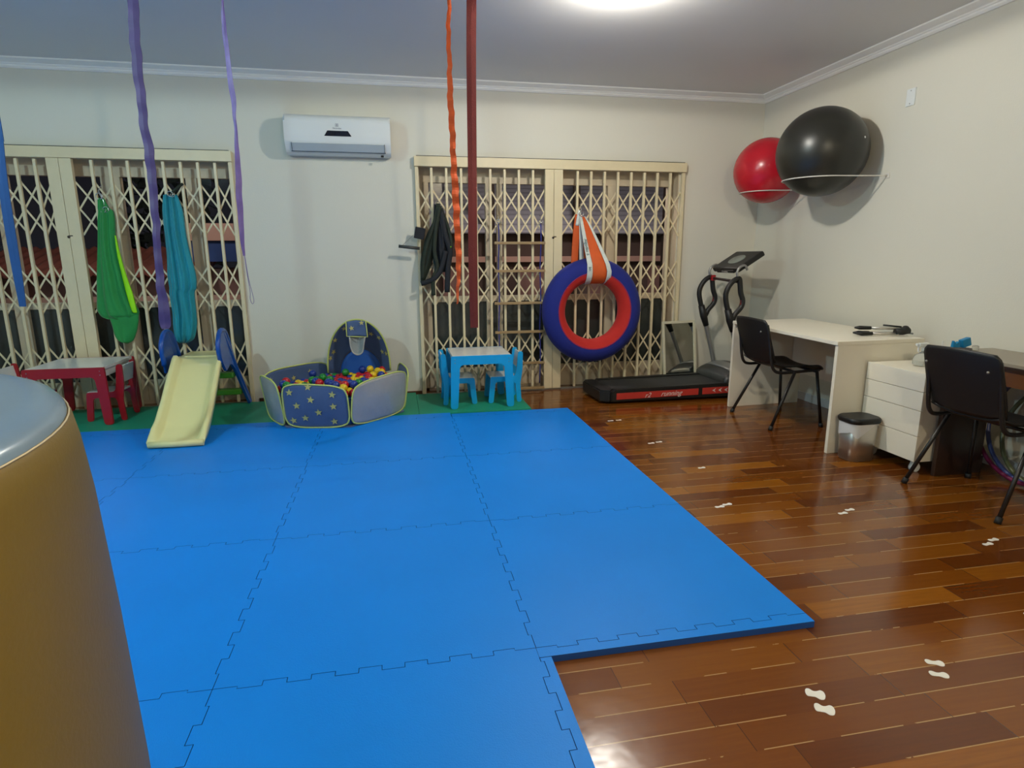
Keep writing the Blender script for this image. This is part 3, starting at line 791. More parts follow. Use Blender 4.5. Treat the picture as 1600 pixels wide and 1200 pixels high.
b = MB(); b.box(-4.061, -4.037, -.2056, -.2035, 2.362, 2.384); lg = obj('emblem', b, mat('emblem_grey', (.36, .38, .42), .5), t)
b = MB(); b.prism([(-4.0585, 2.380), (-4.052, 2.373), (-4.0585, 2.366)], 1, -.2062, -.2055); b.prism([(-4.0395, 2.380), (-4.046, 2.373), (-4.0395, 2.366)], 1, -.2062, -.2055)
obj('emblem_cutout', b, WHITEPL, lg)
text_mesh('wordmark', 'Electrolux', .017, mat('wordmark_grey', (.30, .32, .36), .5), t, frameM((-4.049, -.2052, 2.348), (1, 0, 0), (0, 0, 1)))
b = MB(); b.tube([(-3.69, -.15, 2.150), (-3.69, -.15, 2.136)], .012, 12); obj('sensor', b, BLACKP, t)

# ================================================================ HANGING STRAPS
def ribbon(rows, y, th, m, name, label, ripple=0, fr=30, wob=0, extra_top=True):
    R_ = list(rows)
    if extra_top: R_ = [(H-.012, R_[0][1]+(R_[0][1]-R_[1][1])*.2, R_[0][2]+(R_[0][2]-R_[1][2])*.2)] + R_
    S = smooth([(r[0], r[1], r[2]) for r in R_], 14)
    root = thing(name, label, 'hanging strap', ((S[0].y+S[0].z)/2, y, H))
    b = MB(); rg = []
    for i, s_ in enumerate(S):
        z, xa, xb = s_; w_ = xb-xa
        yy = y + wob*math.sin(z*7)*.5 + (ripple*math.sin(z*fr*2) if ripple else 0)
        e = .4*ripple*(math.sin(z*fr*1.3)+.6*math.sin(z*fr*2.9)) if ripple else 0
        tw = wob*math.sin(z*5)
        q = [Vector((xa+e, yy-th/2-tw, z)), Vector(((xa+xb)/2, yy-th*.9, z)), Vector((xb+e, yy-th/2+tw, z)), Vector((xb+e, yy+th/2+tw, z)), Vector(((xa+xb)/2, yy+th*.3, z)), Vector((xa+e, yy+th/2-tw, z))]
        rg.append([b.bm.verts.new(v) for v in q])
    for i in range(len(rg)-1):
        for k in range(6):
            f = b.bm.faces.new((rg[i][k], rg[i][(k+1) % 6], rg[i+1][(k+1) % 6], rg[i+1][k])); f.smooth = ripple == 0 and False
    b.bm.faces.new(rg[0]); b.bm.faces.new(rg[-1][::-1])
    obj('strap', b, m, root)
    xa, xb = S[0].y, S[0].z; xm = (xa+xb)/2
    b = MB(); b.lathe([(0, H), (.03, H), (.03, H-.006), (0, H-.006)], (xm, y, 0), 20); b.tube(smooth([(xm, y, H-.004), (xm+.014, y, H-.012), (xm, y, H-.024), (xm-.014, y, H-.012), (xm, y, H-.004)], 4), .003, 6)
    obj('ceiling_hook', b, CHROME, root)
    return root
ribbon([(2.514, -4.837, -4.789), (2.402, -4.845, -4.797), (2.230, -4.852, -4.806), (2.085, -4.850, -4.808), (1.935, -4.851, -4.811), (1.815, -4.845, -4.800), (1.628, -4.847, -4.808), (1.469, -4.851, -4.815), (1.307, -4.861, -4.825), (1.141, -4.868, -4.826), (1.006, -4.874, -4.818), (.945, -4.874, -4.822), (.925, -4.868, -4.836)], -2.2, .006, PURP, 'therapy_strap', 'wide dark purple satin strap hanging from the ceiling in front of the turquoise cloth', .004, 24)
lil = ribbon([(2.542, -4.408, -4.399), (2.471, -4.418, -4.400), (2.369, -4.422, -4.398), (2.282, -4.419, -4.395), (2.192, -4.418, -4.391), (2.103, -4.415, -4.387), (2.011, -4.411, -4.393), (1.950, -4.408, -4.393), (1.825, -4.417, -4.395), (1.667, -4.425, -4.397), (1.504, -4.431, -4.406), (1.389, -4.429, -4.410), (1.306, -4.424, -4.414)], -2.2, .004, LILAC, 'therapy_strap', 'narrow lilac ribbon with a cord loop hanging left of the air conditioner', .003, 17, .006)
b = MB(); b.tube(smooth([(-4.418, -2.2, 1.31), (-4.412, -2.2, 1.20), (-4.406, -2.2, 1.12), (-4.409, -2.2, 1.075), (-4.400, -2.2, 1.05), (-4.391, -2.2, 1.065), (-4.396, -2.2, 1.11), (-4.408, -2.2, 1.19), (-4.416, -2.2, 1.31)], 5), .0016, 6); obj('cord_loop', b, CORD, lil)
ribbon([(2.617, -3.295, -3.275), (2.464, -3.306, -3.283), (2.308, -3.304, -3.280), (2.149, -3.308, -3.277), (1.986, -3.302, -3.270), (1.821, -3.299, -3.267), (1.651, -3.296, -3.257), (1.478, -3.290, -3.254), (1.301, -3.283, -3.250), (1.193, -3.281, -3.258), (1.10, -3.284, -3.268), (1.028, -3.286, -3.278)], -2.2, .004, NEONO, 'therapy_strap', 'narrow bright orange gathered elastic strap beside the dark red strap', .005, 38, .004)
ribbon([(2.702, -3.169, -3.113), (2.373, -3.176, -3.121), (1.853, -3.179, -3.126), (1.301, -3.186, -3.131), (.864, -3.182, -3.134)], -2.0, .004, DRED, 'therapy_strap', 'wide dark red webbing strap hanging right of the orange strap', 0, 1, .002)
ribbon([(1.943, -5.482, -5.463), (1.856, -5.491, -5.466), (1.738, -5.507, -5.474), (1.618, -5.518, -5.479), (1.466, -5.523, -5.481), (1.310, -5.525, -5.483), (1.183, -5.525, -5.485), (1.057, -5.522, -5.490)], -2.2, .005, SBLUE, 'therapy_strap', 'blue webbing strap hanging at the left picture edge', 0, 1, .003)

# ================================================================ CLOTH HAMMOCKS ON THE GATE
def drape(b, rows, y0, dep, folds, amp, ph=0, n=28, k=8, mi=0, front=True):
    S = smooth([(r[0], r[1], r[2]) for r in rows], k); rg = []; m_ = len(S)
    for i, s_ in enumerate(S):
        z, xa, xb = s_; t_ = i/(m_-1); ring = []
        taper = min(1, t_*4+.35)*min(1, (1-t_)*6+.25)
        for j in range(n+1):
            u = j/n; e = math.sin(PI*u)**.6 if 0 < u < 1 else 0
            f = math.sin(u*folds*PI*2+ph+t_*2.2+.6*math.sin(t_*5+u*3))*.6+.4*math.sin(u*folds*PI*3.7+ph*2-t_*3)
            ring.append(Vector((xa+(xb-xa)*u, y0-dep*taper*e-amp*f*e, z+.004*f)))
        for j in range(n-1, 0, -2):
            u = j/n; ring.append(Vector((xa+(xb-xa)*u, y0+.0*e, z)))
        rg.append([b.bm.verts.new(v) for v in ring])
    L = len(rg[0])
    for i in range(m_-1):
        for j in range(L):
            f = b.bm.faces.new((rg[i][j], rg[i][(j+1) % L], rg[i+1][(j+1) % L], rg[i+1][j])); f.smooth = True; f.material_index = mi
    b.bm.faces.new(rg[0]); b.bm.faces.new(rg[-1][::-1])
    return b
def ring_mb(b, c, r, rr=.0035, tilt=0):
    pts = [(c[0]+r*math.cos(a*PI/8), c[1]+r*.35*math.sin(a*PI/8)*tilt, c[2]+r*math.sin(a*PI/8)) for a in range(16)]
    return b.tube(pts, rr, 6, closed=True)
t = thing('cloth_hammock', 'green cloth hammock with lime stripe clipped to the left gate', 'hammock', (-5.95, -.1, 1.78))
b = drape(MB(), [(1.775, -5.975, -5.930), (1.70, -5.984, -5.90), (1.671, -5.984, -5.872), (1.595, -5.999, -5.868), (1.469, -6.016, -5.880), (1.316, -6.041, -5.876), (1.161, -6.067, -5.853), (1.004, -6.088, -5.829), (.898, -6.102, -5.794), (.855, -6.099, -5.780), (.812, -6.075, -5.792), (.79, -6.03, -5.80)], -.072, .055, 2.3, .020, .5)
obj('cloth', b, CGREEN, t)
b = drape(MB(), [(.87, -6.02, -5.790), (.80, -6.016, -5.790), (.72, -6.004, -5.808), (.66, -5.998, -5.83), (.61, -5.975, -5.855), (.585, -5.929, -5.890)], -.075, .035, 1.4, .007, 1.0); obj('tail', b, CGREEN, t)
b = drape(MB(), [(1.478, -5.876, -5.864), (1.316, -5.876, -5.849), (1.161, -5.863, -5.826), (1.004, -5.848, -5.796), (.875, -5.828, -5.784), (.845, -5.815, -5.785)], -.112, .010, .5, .002, 0, 8); obj('stripe', b, CLIME, t)
b = MB(); ring_mb(b, (-5.955, -.10, 1.79), .024); ring_mb(b, (-5.915, -.11, 1.685), .022); ring_mb(b, (-5.93, -.115, 1.678), .018, .003, 2); b.tube(smooth([(-5.94, -.06, 1.88), (-5.955, -.09, 1.83), (-5.93, -.09, 1.75), (-5.93, -.10, 1.69)], 5), .0035, 6); obj('ring', b, CHROME, t)
t = thing('cloth_hammock', 'turquoise cloth hammock bunched and clipped to the left gate', 'hammock', (-5.42, -.1, 1.82))
b = drape(MB(), [(1.81, -5.485, -5.375), (1.675, -5.506, -5.346), (1.470, -5.510, -5.339), (1.313, -5.514, -5.322), (1.156, -5.527, -5.300), (1.05, -5.525, -5.306), (.996, -5.530, -5.328), (.833, -5.524, -5.330), (.724, -5.531, -5.338), (.614, -5.524, -5.372), (.575, -5.500, -5.43)], -.072, .060, 3.1, .026, 2.0, 44)
obj('cloth', b, CTURQ, t)
b = MB(); b.tube(smooth([(-5.33, -.06, 1.90), (-5.36, -.09, 1.87), (-5.40, -.10, 1.83), (-5.42, -.10, 1.80)], 5), .011, 8); obj('cord', b, HARN, t)
b = MB(); ring_mb(b, (-5.42, -.11, 1.815), .020); ring_mb(b, (-5.40, -.115, 1.805), .016, .003, 2); obj('ring', b, CHROME, t)

# ================================================================ HARNESS BUNDLE
t = thing('therapy_harness', 'bundle of black and dark green harness straps hanging on the gate frame', 'harness', (-3.22, -.1, 1.77))
b = drape(MB(), [(1.76, -3.255, -3.220), (1.66, -3.262, -3.18), (1.556, -3.266, -3.132), (1.473, -3.277, -3.112), (1.361, -3.28, -3.103), (1.248, -3.27, -3.111), (1.163, -3.24, -3.135)], -.075, .07, 2.2, .018, 1); obj('harness_body', b, HARNB, t)
b = drape(MB(), [(1.60, -3.275, -3.225), (1.50, -3.33, -3.24), (1.38, -3.37, -3.25), (1.25, -3.395, -3.29), (1.15, -3.40, -3.33), (1.08, -3.40, -3.36)], -.10, .04, 1.5, .012, 2); obj('green_webbing', b, HARN, t)
def band(b, pts, w_, y, th=.012):
    P = smooth([(p[0], y, p[1]) for p in pts], 5)
    return b.tube(P, w_/2, 8, flat=(th/w_*2, 1), upv=(0, 1, 0))
for k, (pts, w_, y, m_) in enumerate([
    ([(-3.22, 1.76), (-3.26, 1.60), (-3.33, 1.42), (-3.37, 1.25), (-3.385, 1.10)], .035, -.15, HARN),
    ([(-3.21, 1.74), (-3.25, 1.55), (-3.27, 1.35), (-3.25, 1.2), (-3.29, 1.1), (-3.29, .955)], .038, -.16, HARN),
    ([(-3.20, 1.70), (-3.17, 1.5), (-3.13, 1.35), (-3.15, 1.22), (-3.165, .98)], .05, -.15, HARNB),
    ([(-3.17, 1.35), (-3.22, 1.18), (-3.29, 1.10), (-3.40, 1.06)], .045, -.165, HARNB),
    ([(-3.20, 1.72), (-3.14, 1.55), (-3.115, 1.40), (-3.14, 1.28)], .03, -.14, HARN)]):
    b = MB(); band(b, pts, w_, y); obj('webbing_strap', b, m_, t)
b = MB(); b.box(-.045, .045, -.015, .015, -.05, .05, .006, R=Matrix.Translation((-3.395, -.13, 1.505)) @ Matrix.Rotation(.2, 4, 'Y')); obj('foot_pad', b, HARNB, t)
b = MB(); b.tube([(-3.585, -.14, 1.392), (-3.40, -.14, 1.372)], .014, 10); bar_ = obj('bar', b, mat('dark_bar', (.05, .05, .045), .4), t)
b = MB(); b.tube([(-3.55, -.14, 1.40), (-3.45, -.135, 1.49)], .0012, 5); obj('bar_cord', b, HARNB, bar_)
b = MB(); ring_mb(b, (-3.225, -.10, 1.765), .018); ring_mb(b, (-3.19, -.10, 1.70), .014); b.tube([(-3.225, -.06, 1.80), (-3.225, -.10, 1.775)], .003, 6); obj('carabiner', b, CHROME, t)
b = MB(); b.sphere((-3.125, -.19, 1.385), .006, 8); obj('lime_tag', b, CLIME, t)

# ================================================================ ROPE LADDER
t = thing('rope_ladder', 'wooden-rung rope ladder with blue ropes hanging in front of the gate', 'rope ladder', (-2.47, -.1, 1.62))
for z, dx in ((1.42, 0), (1.165, 0), (.865, -.004), (.59, 0), (.285, .0), (.035, .0)):
    b = MB(); b.box(-2.715+dx, -2.232+dx, -.115, -.085, z-.012, z+.012, .004); obj('rung', b, RUNGW, t)
for x in (-2.675, -2.275):
    P = [(x+.004*math.sin(k*.9), -.10, 1.60-k*.08) for k in range(20)]
    b = MB(); b.tube(P, .006, 8); rp = obj('rope', b, ROPEB, t)
    b = MB(); ring_mb(b, (x, -.10, 1.615), .016); b.tube(smooth([(x, -.055, 1.67), (x, -.10, 1.655), (x, -.10, 1.62)], 4), .003, 6); b.sphere((x, -.11, 1.60), .011, 10); obj('carabiner', b, CHROME, rp)

# ================================================================ RING SWING
tc = Vector((-1.80, -.215, .79)); RJ, RM = .372, .114
t = thing('ring_swing', 'large blue and red fabric-covered tube ring hanging by an orange sling', 'swing', tuple(tc))
b = MB(); nu, nv = 72, 28; V = []
for i in range(nu):
    a = 2*PI*i/nu; row = []
    for j in range(nv):
        p = 2*PI*j/nv
        wr = 1+.006*math.sin(a*9+p*2)
        rr = RJ+RM*wr*math.cos(p)*(1 if math.cos(p) > 0 else .92)
        row.append(b.bm.verts.new(tc+Vector((rr*math.cos(a), -RM*math.sin(p), rr*math.sin(a)*1.015))))
    V.append(row)
for i in range(nu):
    for j in range(nv):
        f = b.bm.faces.new((V[i][j], V[(i+1) % nu][j], V[(i+1) % nu][(j+1) % nv], V[i][(j+1) % nv])); f.smooth = True
        pm = (j+.5)/nv*2*PI; f.material_index = 1 if math.cos(pm) < -.16 else 0
bmi = [f for f in b.bm.faces if f.material_index == 1]
b1 = MB(); b1.bm = b.bm.copy()
bmesh.ops.delete(b.bm, geom=bmi, context='FACES')
bmesh.ops.delete(b1.bm, geom=[f for f in b1.bm.faces if f.material_index == 0], context='FACES')
for f in b1.bm.faces: f.material_index = 0
obj('outer_cover', b, TBLUE, t); o = obj('inner_cover', b1, TRED, t)
b = MB(); b.tube([tc+Vector(((RJ-.018)*math.cos(a*2*PI/72), -RM*.985, (RJ-.018)*1.015*math.sin(a*2*PI/72))) for a in range(72)], .0025, 6, closed=True); obj('seam', b, TRED, t)
# sling: a band from the apex down the front, under the tube, and up the back
def sling(name, xt0, xt1, xb0, xb1, m, lift=0.0, par=None, apex=(-1.88, 1.66)):
    b = MB(); path = []
    ztop = 1.66
    yf = tc.y-RM-.006-lift
    # front descent
    for k in range(9):
        s_ = k/8; path.append((s_, -.115-lift+(yf+.115+lift)*min(1, s_*1.15)**1.2, ztop+(tc.z+RJ-ztop)*s_))
    for k in range(1, 15):
        a = k/14*PI; path.append((1, tc.y-(RM+.006+lift)*math.cos(a), tc.z+RJ*1.0-(RM+.006+lift)*math.sin(a)))
    n_ = len(path)
    for k in range(1, 9):
        s_ = k/8; path.append((1-s_, tc.y+RM+.006+lift+(-.10-lift*0-tc.y-RM-.006)*s_, tc.z+RJ+(ztop-tc.z-RJ)*s_))
    rg = []
    for (s_, y, z) in path:
        q = s_**.8
        rg.append((Vector((xt0+(xb0-xt0)*q, y, z)), Vector((xt1+(xb1-xt1)*q, y, z))))
    V0 = [[b.bm.verts.new(a+(c-a)*j/6) for j in range(7)] for a, c in rg]
    for i in range(len(V0)-1):
        for j in range(6):
            b.bm.faces.new((V0[i][j], V0[i][j+1], V0[i+1][j+1], V0[i+1][j])).smooth = True
    b.solid(.003)
    return obj(name, b, m, par)
sl = thing('sling_strap', 'orange webbing sling with white printed borders holding the blue and red ring', 'sling', (-1.88, -.12, 1.68))
sling('orange_band', -1.890, -1.850, -1.835, -1.70, ORANGE, .0, sl)
w1 = sling('printed_border', -1.905, -1.882, -1.890, -1.838, WHITEW, .004, sl)
w2_ = sling('printed_border', -1.858, -1.846, -1.698, -1.655, WHITEW, .004, sl)
b = MB(); band(b, [(-1.905, 1.68), (-1.925, 1.5), (-1.94, 1.2)], .07, -.085, .006); obj('rear_band', b, ORANGE, sl)
b = MB(); band(b, [(-1.895, 1.72), (-1.92, 1.58)], .035, -.09, .005); obj('rear_border', b, WHITEW, sl)
PRT = mat('printed_letters', (.05, .12, .13), .6)
def slp(s_):   # front of the left border
    q = s_**.8; yf = tc.y-RM-.006-.004
    y = -.119+(yf+.119)*min(1, s_*1.15)**1.2; z = 1.66+(tc.z+RJ-1.66)*s_
    return Vector(((-1.8935)*(1-q)+(-1.864)*q, y-.004, z))
pA, pB = slp(.42), slp(.98)
mid = (pA+pB)/2; dn = (pB-pA).normalized(); lf = Vector((0, -1, 0)).cross(dn)
text_mesh('printed_words', 'Algodão & Algodão', .040, PRT, w1, frameM(mid+Vector((0, -.010, 0)), dn, -Vector((1, 0, 0)) if False else Vector((0, 0, 1)).cross(dn).cross(dn) if False else Vector((1, 0, 0))-dn*dn.x), .0005)
b = MB(); ring_mb(b, (-1.885, -.10, 1.69), .022, .004); b.tube(smooth([(-1.885, -.05, 1.78), (-1.885, -.09, 1.75), (-1.885, -.10, 1.70)], 4), .004, 6); obj('carabiner', b, CHROME, sl)

# ================================================================ MIRROR
Rm = Matrix.Translation((-.835, -.14, .33)) @ Matrix.Rotation(math.radians(-7), 4, 'X') @ Matrix.Rotation(math.radians(-1.5), 4, 'Y')
t = thing('leaning_mirror', 'small cream-framed mirror leaning on the back wall behind the treadmill', 'mirror', (-.835, -.18, 0))
b = MB(); w_, h_ = .18, .33
for (x0, x1, z0, z1) in ((-w_, w_, h_-.026, h_), (-w_, w_, -h_, -h_+.026), (-w_, -w_+.026, -h_+.026, h_-.026), (w_-.026, w_, -h_+.026, h_-.026)):
    b.box(x0, x1, -.009, .009, z0, z1, .002, R=Rm)
obj('frame', b, FRAMEC, t)
b = MB(); b.box(-w_+.02, w_-.02, -.002, .004, -h_+.02, h_-.02, R=Rm); obj('mirror_glass', b, MIRR, t)

# ================================================================ TREADMILL
t = thing('treadmill', 'black folding treadmill with red side stripes against the back wall', 'treadmill', (-1.1, -.5, 0))
b = MB(); b.prism([(-1.83, .055), (-1.80, .03), (-.50, .03), (-.50, .13), (-1.80, .115)], 1, -.70, -.28, .004); obj('deck', b, RUBBER, t)
b = MB(); b.prism([(-1.80, .116), (-.58, .133), (-.58, .138), (-1.80, .122)], 1, -.68, -.30); obj('running_belt', b, BELT, t)
for y0, y1 in ((-.772, -.69), (-.29, -.215)):
    b = MB(); b.prism([(-1.78, .02), (-.45, .02), (-.45, .15), (-1.74, .128), (-1.79, .09)], 1, y0, y1, .008); obj('side_rail', b, BLACKP, t)
b = MB(); b.prism([(-1.80, -.775), (-1.78, -.76), (-1.74, -.70), (-1.74, -.28), (-1.78, -.22), (-1.86, -.225), (-1.895, -.29), (-1.875, -.72)], 2, .02, .125, .012); obj('rear_cap', b, BLACKP, t)
for (x0, x1, z0, z1, zz) in ((-1.735, -.945, .042, .100, 0), (-.905, -.47, .052, .112, 0)):
    b = MB(); b.prism([(x0, z0), (x1, z0+.012*(x1-x0)), (x1, z1+.012*(x1-x0)), (x0, z1)], 1, -.775, -.771); st = obj('side_stripe', b, REDST, t)
    if x0 < -1:
        text_mesh('stripe_lettering', 'r2', .062, LETW, st, frameM((-1.44, -.7757, .068), (1, 0, .01), (0, 0, 1)), .0004, .4)
        text_mesh('stripe_lettering', 'running', .066, LETW, st, frameM((-1.215, -.7757, .076), (1, 0, .01), (0, 0, 1)), .0004, .5)
    else:
        b = MB()
        for k in range(3):
            xx = -.79+k*.06; b.prism([(xx-.018, .085), (xx+.018, .105), (xx+.004, .085), (xx+.018, .065)], 1, -.7765, -.775)
        obj('arrow_marks', b, LETW, st)
def hoodf(u, v):
    x = -.68+.48*u; y = -.76+.54*v
    return (x, y, .15+.135*math.sin(PI*min(1, u*1.05+.03))**.6*(1-.25*abs(2*v-1)**3)-.02*0)
b = MB(); b.grid(hoodf, 18, 14); 
ed = [e for e in b.bm.edges if e.is_boundary]; r_ = bmesh.ops.extrude_edge_only(b.bm, edges=ed)
for v in [g for g in r_['geom'] if isinstance(g, bmesh.types.BMVert)]: v.co.z = .03
b.bm.faces.new(sorted([v for v in b.bm.verts if v.is_boundary and abs(v.co.z-.03) < 1e-4], key=lambda v: math.atan2(v.co.y+.49, v.co.x+.44)))
hd = obj('motor_hood', b, mat('charcoal_plastic', (.02, .022, .02), .35), t)
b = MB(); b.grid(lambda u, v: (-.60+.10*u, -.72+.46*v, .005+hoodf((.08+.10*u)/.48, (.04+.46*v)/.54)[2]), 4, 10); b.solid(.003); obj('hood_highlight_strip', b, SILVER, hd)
for y in (-.25, -.735):
    post = smooth([(-.50, y, .20), (-.56, y, .42), (-.64, y, .68), (-.68, y, .80)], 5)
    b = MB(); b.tube(post, .021, 10); pp = obj('post', b, SILVER, t)
    b = MB(); b.tube([(-.62, y, .62), (-.655, y, .72), (-.685, y, .82)], [.026, .035, .03], 10)
    lp = smooth([(-.64, y, .72), (-.68, y, .80), (-.715, y, .93), (-.70, y, 1.01), (-.655, y, 1.07), (-.60, y, 1.095), (-.585, y, 1.06), (-.57, y, .97), (-.545, y, .90), (-.555, y, .84), (-.61, y, .775)], 5, closed=True)
    b.tube(lp, .0235, 10, closed=True); hg = obj('handle_grip', b, BLACKP, t)
    b = MB(); b.tube([(-.552, y, .85), (-.546, y, .885), (-.55, y, .92)], .0212, 10, cap=False); obj('red_band', b, DRED, hg)
    b = MB(); b.tube(smooth([(-.595, y, 1.08), (-.62, y+.0, 1.14), (-.60, y, 1.19), (-.55, y, 1.21), (-.52, y, 1.17)], 5), .011, 10); obj('console_arm', b, SILVER, t)
b = MB(); b.tube([(-.595, -.735, 1.065), (-.595, -.25, 1.085)], .013, 10); obj('cross_bar', b, mat('brown_black_bar', (.03, .018, .015), .4), t)
b = MB(); b.box(-.615, -.575, -.30, -.265, 1.06, 1.115, .008); obj('safety_clip', b, REDP, t)
Rc = frameM((-.48, -.50, 1.245), (.25, 0, .155), (0, 1, 0))
b = MB(); b.box(-.148, .148, -.22, .22, -.028, .02, .016, R=Rc); cs = obj('console', b, BLACKP, t)
b = MB(); b.lathe([(0, 0), (.075, 0), (.078, -.003), (0, -.004)], n=32)
for v in b.bm.verts: v.co = Rc @ Vector((v.co.x*.95+.0, v.co.y*1.35, .023+v.co.z))
obj('console_display', b, mat('console_grey_display', (.22, .25, .22), .25), cs)
b = MB(); b.box(-.155, -.12, -.15, .15, -.03, .0, .008, R=Rc); obj('console_tray', b, BLACKM, cs)
t2 = text_mesh('console_lettering', 'r2 running', .024, LETW, cs, frameM(Rc @ Vector((-.1565, 0, -.013)), (0, -1, 0), (-.1, 0, .25)), .0004)

# ================================================================ CHAIRS
def iso_chair(label, loc, rz):
    t = thing('stacking_chair', label, 'chair', loc, rz); t['_o'] = [0, 0, 0]
    # frame lies +x = front
    for s in (-1, 1):
        b = MB(); b.tube([(-.215, s*.275, .018), (-.02, s*.225, .435)], .0125, 10, flat=(1, .8)); l = obj('leg', b, BLACKM, t, False)
        b = MB(); b.tube([(-.222, s*.277, 0), (-.208, s*.2735, .03)], .016, 10); obj('foot_cap', b, RUBBER, l, False)
        b = MB(); b.tube([(.215, s*.262, .018), (.165, s*.225, .43)], .0125, 10, flat=(1, .8)); l = obj('leg', b, BLACKM, t, False)
        b = MB(); b.tube([(.217, s*.2635, 0), (.213, s*.261, .03)], .016, 10); obj('foot_cap', b, RUBBER, l, False)
        b = MB(); b.tube(smooth([(.19, s*.215, .440), (.0, s*.215, .432), (-.13, s*.212, .428), (-.185, s*.208, .45), (-.212, s*.205, .52), (-.235, s*.20, .66), (-.262, s*.195, .79)], 5), .0115, 10); obj('back_support', b, BLACKM, t, False)
    b = MB(); b.tube([(.165, -.225, .428), (.165, .225, .428)], .0105, 8); b.tube([(-.02, -.225, .433), (-.02, .225, .433)], .0105, 8); obj('cross_tube', b, BLACKM, t, False)
    def seat(u, v):
        x = -.19+.43*u; y = (v-.5)*.44*(1-.10*abs(2*u-1)**6)
        z = .457+.012*math.cos((v-.5)*PI*1.0)*-1+.012+.03*max(0, (.25-u)/.25)**2-.035*max(0, (u-.82)/.18)**2+.012*abs(2*v-1)**3
        return (x, y, z)
    b = MB(); b.grid(seat, 22, 18); b.solid(.012); obj('seat', b, BLACKP, t, False)
    def back(u, v):
        z = .50+.325*v; y = (u-.5)*(.455-.03*v-.04*(1-v)**4-.05*max(0, (v-.88)/.12)**2)
        lean = .085*(z-.50)/.3
        return (-.212-lean-.028*math.cos((u-.5)*PI)+.018-.012*(1-v)**3*-1, y, z-.012*math.cos((u-.5)*PI)*(1 if v < .1 else 0)+.008*math.cos((u-.5)*PI)*(1 if v > .9 else 0))
    b = MB(); b.grid(back, 22, 16); b.solid(.010); bk = obj('backrest', b, BLACKP, t, False)
    b = MB()
    for s in (-1, 1): b.sphere((-.296, s*.17, .74), .007, 10)
    obj('rivet', b, SILVER, bk, False)
    return t
iso_chair('black plastic stacking chair in front of the white desk', (-.665, -1.515, 0), math.radians(-1))
iso_chair('black plastic stacking chair in front of the dark wooden desk at right', (-.555, -3.18, 0), math.radians(1))

# ================================================================ WHITE DESK
t = thing('white_desk', 'white rectangular desk against the right wall with panel legs', 'desk', (-.5, -1.7, 0))
top = [(-.808, -1.035), (-.858, -2.355), (-.185, -2.335), (-.095, -1.0)]
b = MB(); b.prism(top, 2, .727, .752, .002); obj('desk_top', b, WHITEM, t)
def pnl(p, q, th, z0, z1):
    p = Vector(p); q = Vector(q); d = (q-p).normalized(); n_ = Vector((-d.y, d.x))*th/2
    return MB().prism([tuple(p-n_), tuple(q-n_), tuple(q+n_), tuple(p+n_)], 2, z0, z1, .002)
obj('leg_panel', pnl((-.805, -1.05), (-.11, -1.015), .025, 0, .727), WHITEM, t)
obj('leg_panel', pnl((-.85, -2.34), (-.20, -2.322), .025, 0, .727), WHITEM, t)
obj('modesty_panel', pnl((-.20, -1.04), (-.27, -2.31), .018, .30, .727), WHITEM, t)

# tripod lying on the desk
t = thing('folded_tripod', 'small folded black and silver tripod lying on the white desk', 'tripod', (-.33, -2.08, .752))
def tp(a, c, r, m, nm, par): 
    b = MB(); b.tube([a, c], r, 10); return obj(nm, b, m, par)
for (fx, fy, fz, tx_, ty_) in ((-.515, -2.125, .768, -.27, -2.205), (-.50, -2.075, .768, -.26, -2.175), (-.475, -2.055, .800, -.255, -2.185)):
    A_ = Vector((fx, fy, fz)); B_ = Vector((tx_, ty_, fz+.002)); D_ = (B_-A_).normalized()
    lg = tp(tuple(A_+D_*.07), tuple(B_), .0085, STEEL, 'leg', t)
    b = MB(); b.tube([A_-D_*.012, A_+D_*.02, A_+D_*.09], [.006, .014, .012], 10); obj('foot', b, BLACKP, lg)
b = MB(); b.tube([(-.29, -2.195, .782), (-.23, -2.20, .786), (-.19, -2.205, .788)], [.020, .027, .022], 12); b.sphere((-.215, -2.20, .797), .027, 12); obj('head', b, BLACKP, t)
tp((-.33, -2.13, .822), (-.23, -2.18, .812), .006, BLACKP, 'pan_handle', t)
tp((-.20, -2.205, .775), (-.165, -2.215, .768), .006, SILVER, 'locking_screw', t)

# ================================================================ DRAWER CABINET
t = thing('drawer_cabinet', 'white four-drawer cabinet on castors beside the white desk', 'cabinet', (-.36, -2.58, 0))
b = MB(); b.box(-.605, -.13, -2.80, -2.362, .075, .615, .002); obj('body', b, WHITEM, t)
zz = [.078, .236, .392, .506, .618]
for k in range(4):
    b = MB(); b.box(-.623, -.605, -2.803, -2.36, zz[k]+.0015, zz[k+1]-.0015, .002); obj('drawer', b, WHITEM, t)
for x in (-.56, -.19):
    for y in (-2.75, -2.41):
        b = MB(); b.tube([(x, y-.016, .027), (x, y+.016, .027)], .027, 16); b.box(x-.012, x+.012, y-.02, y+.02, .045, .076); obj('castor', b, WHITEPL, t)

t = thing('spray_bottle', 'clear plastic spray bottle standing on the white drawer cabinet', 'bottle', (-.41, -2.56, .618))
b = MB(); b.lathe([(0, .620), (.048, .620), (.054, .628), (.055, .655), (.046, .682), (.024, .698), (.014, .706), (.014, .718)], (-.41, -2.56, 0), 24); obj('bottle_body', b, CLEARB, t)
b = MB(); b.lathe([(.017, .710), (.017, .732), (.012, .736), (0, .736)], (-.41, -2.56, 0), 20); b.box(-.455, -.385, -2.572, -2.548, .736, .760, .005); b.tube([(-.455, -2.56, .752), (-.472, -2.56, .752)], .007, 8)
b.tube(smooth([(-.44, -2.56, .75), (-.452, -2.56, .73), (-.45, -2.56, .705)], 4), .005, 8); obj('spray_head', b, WHITEPL, t)

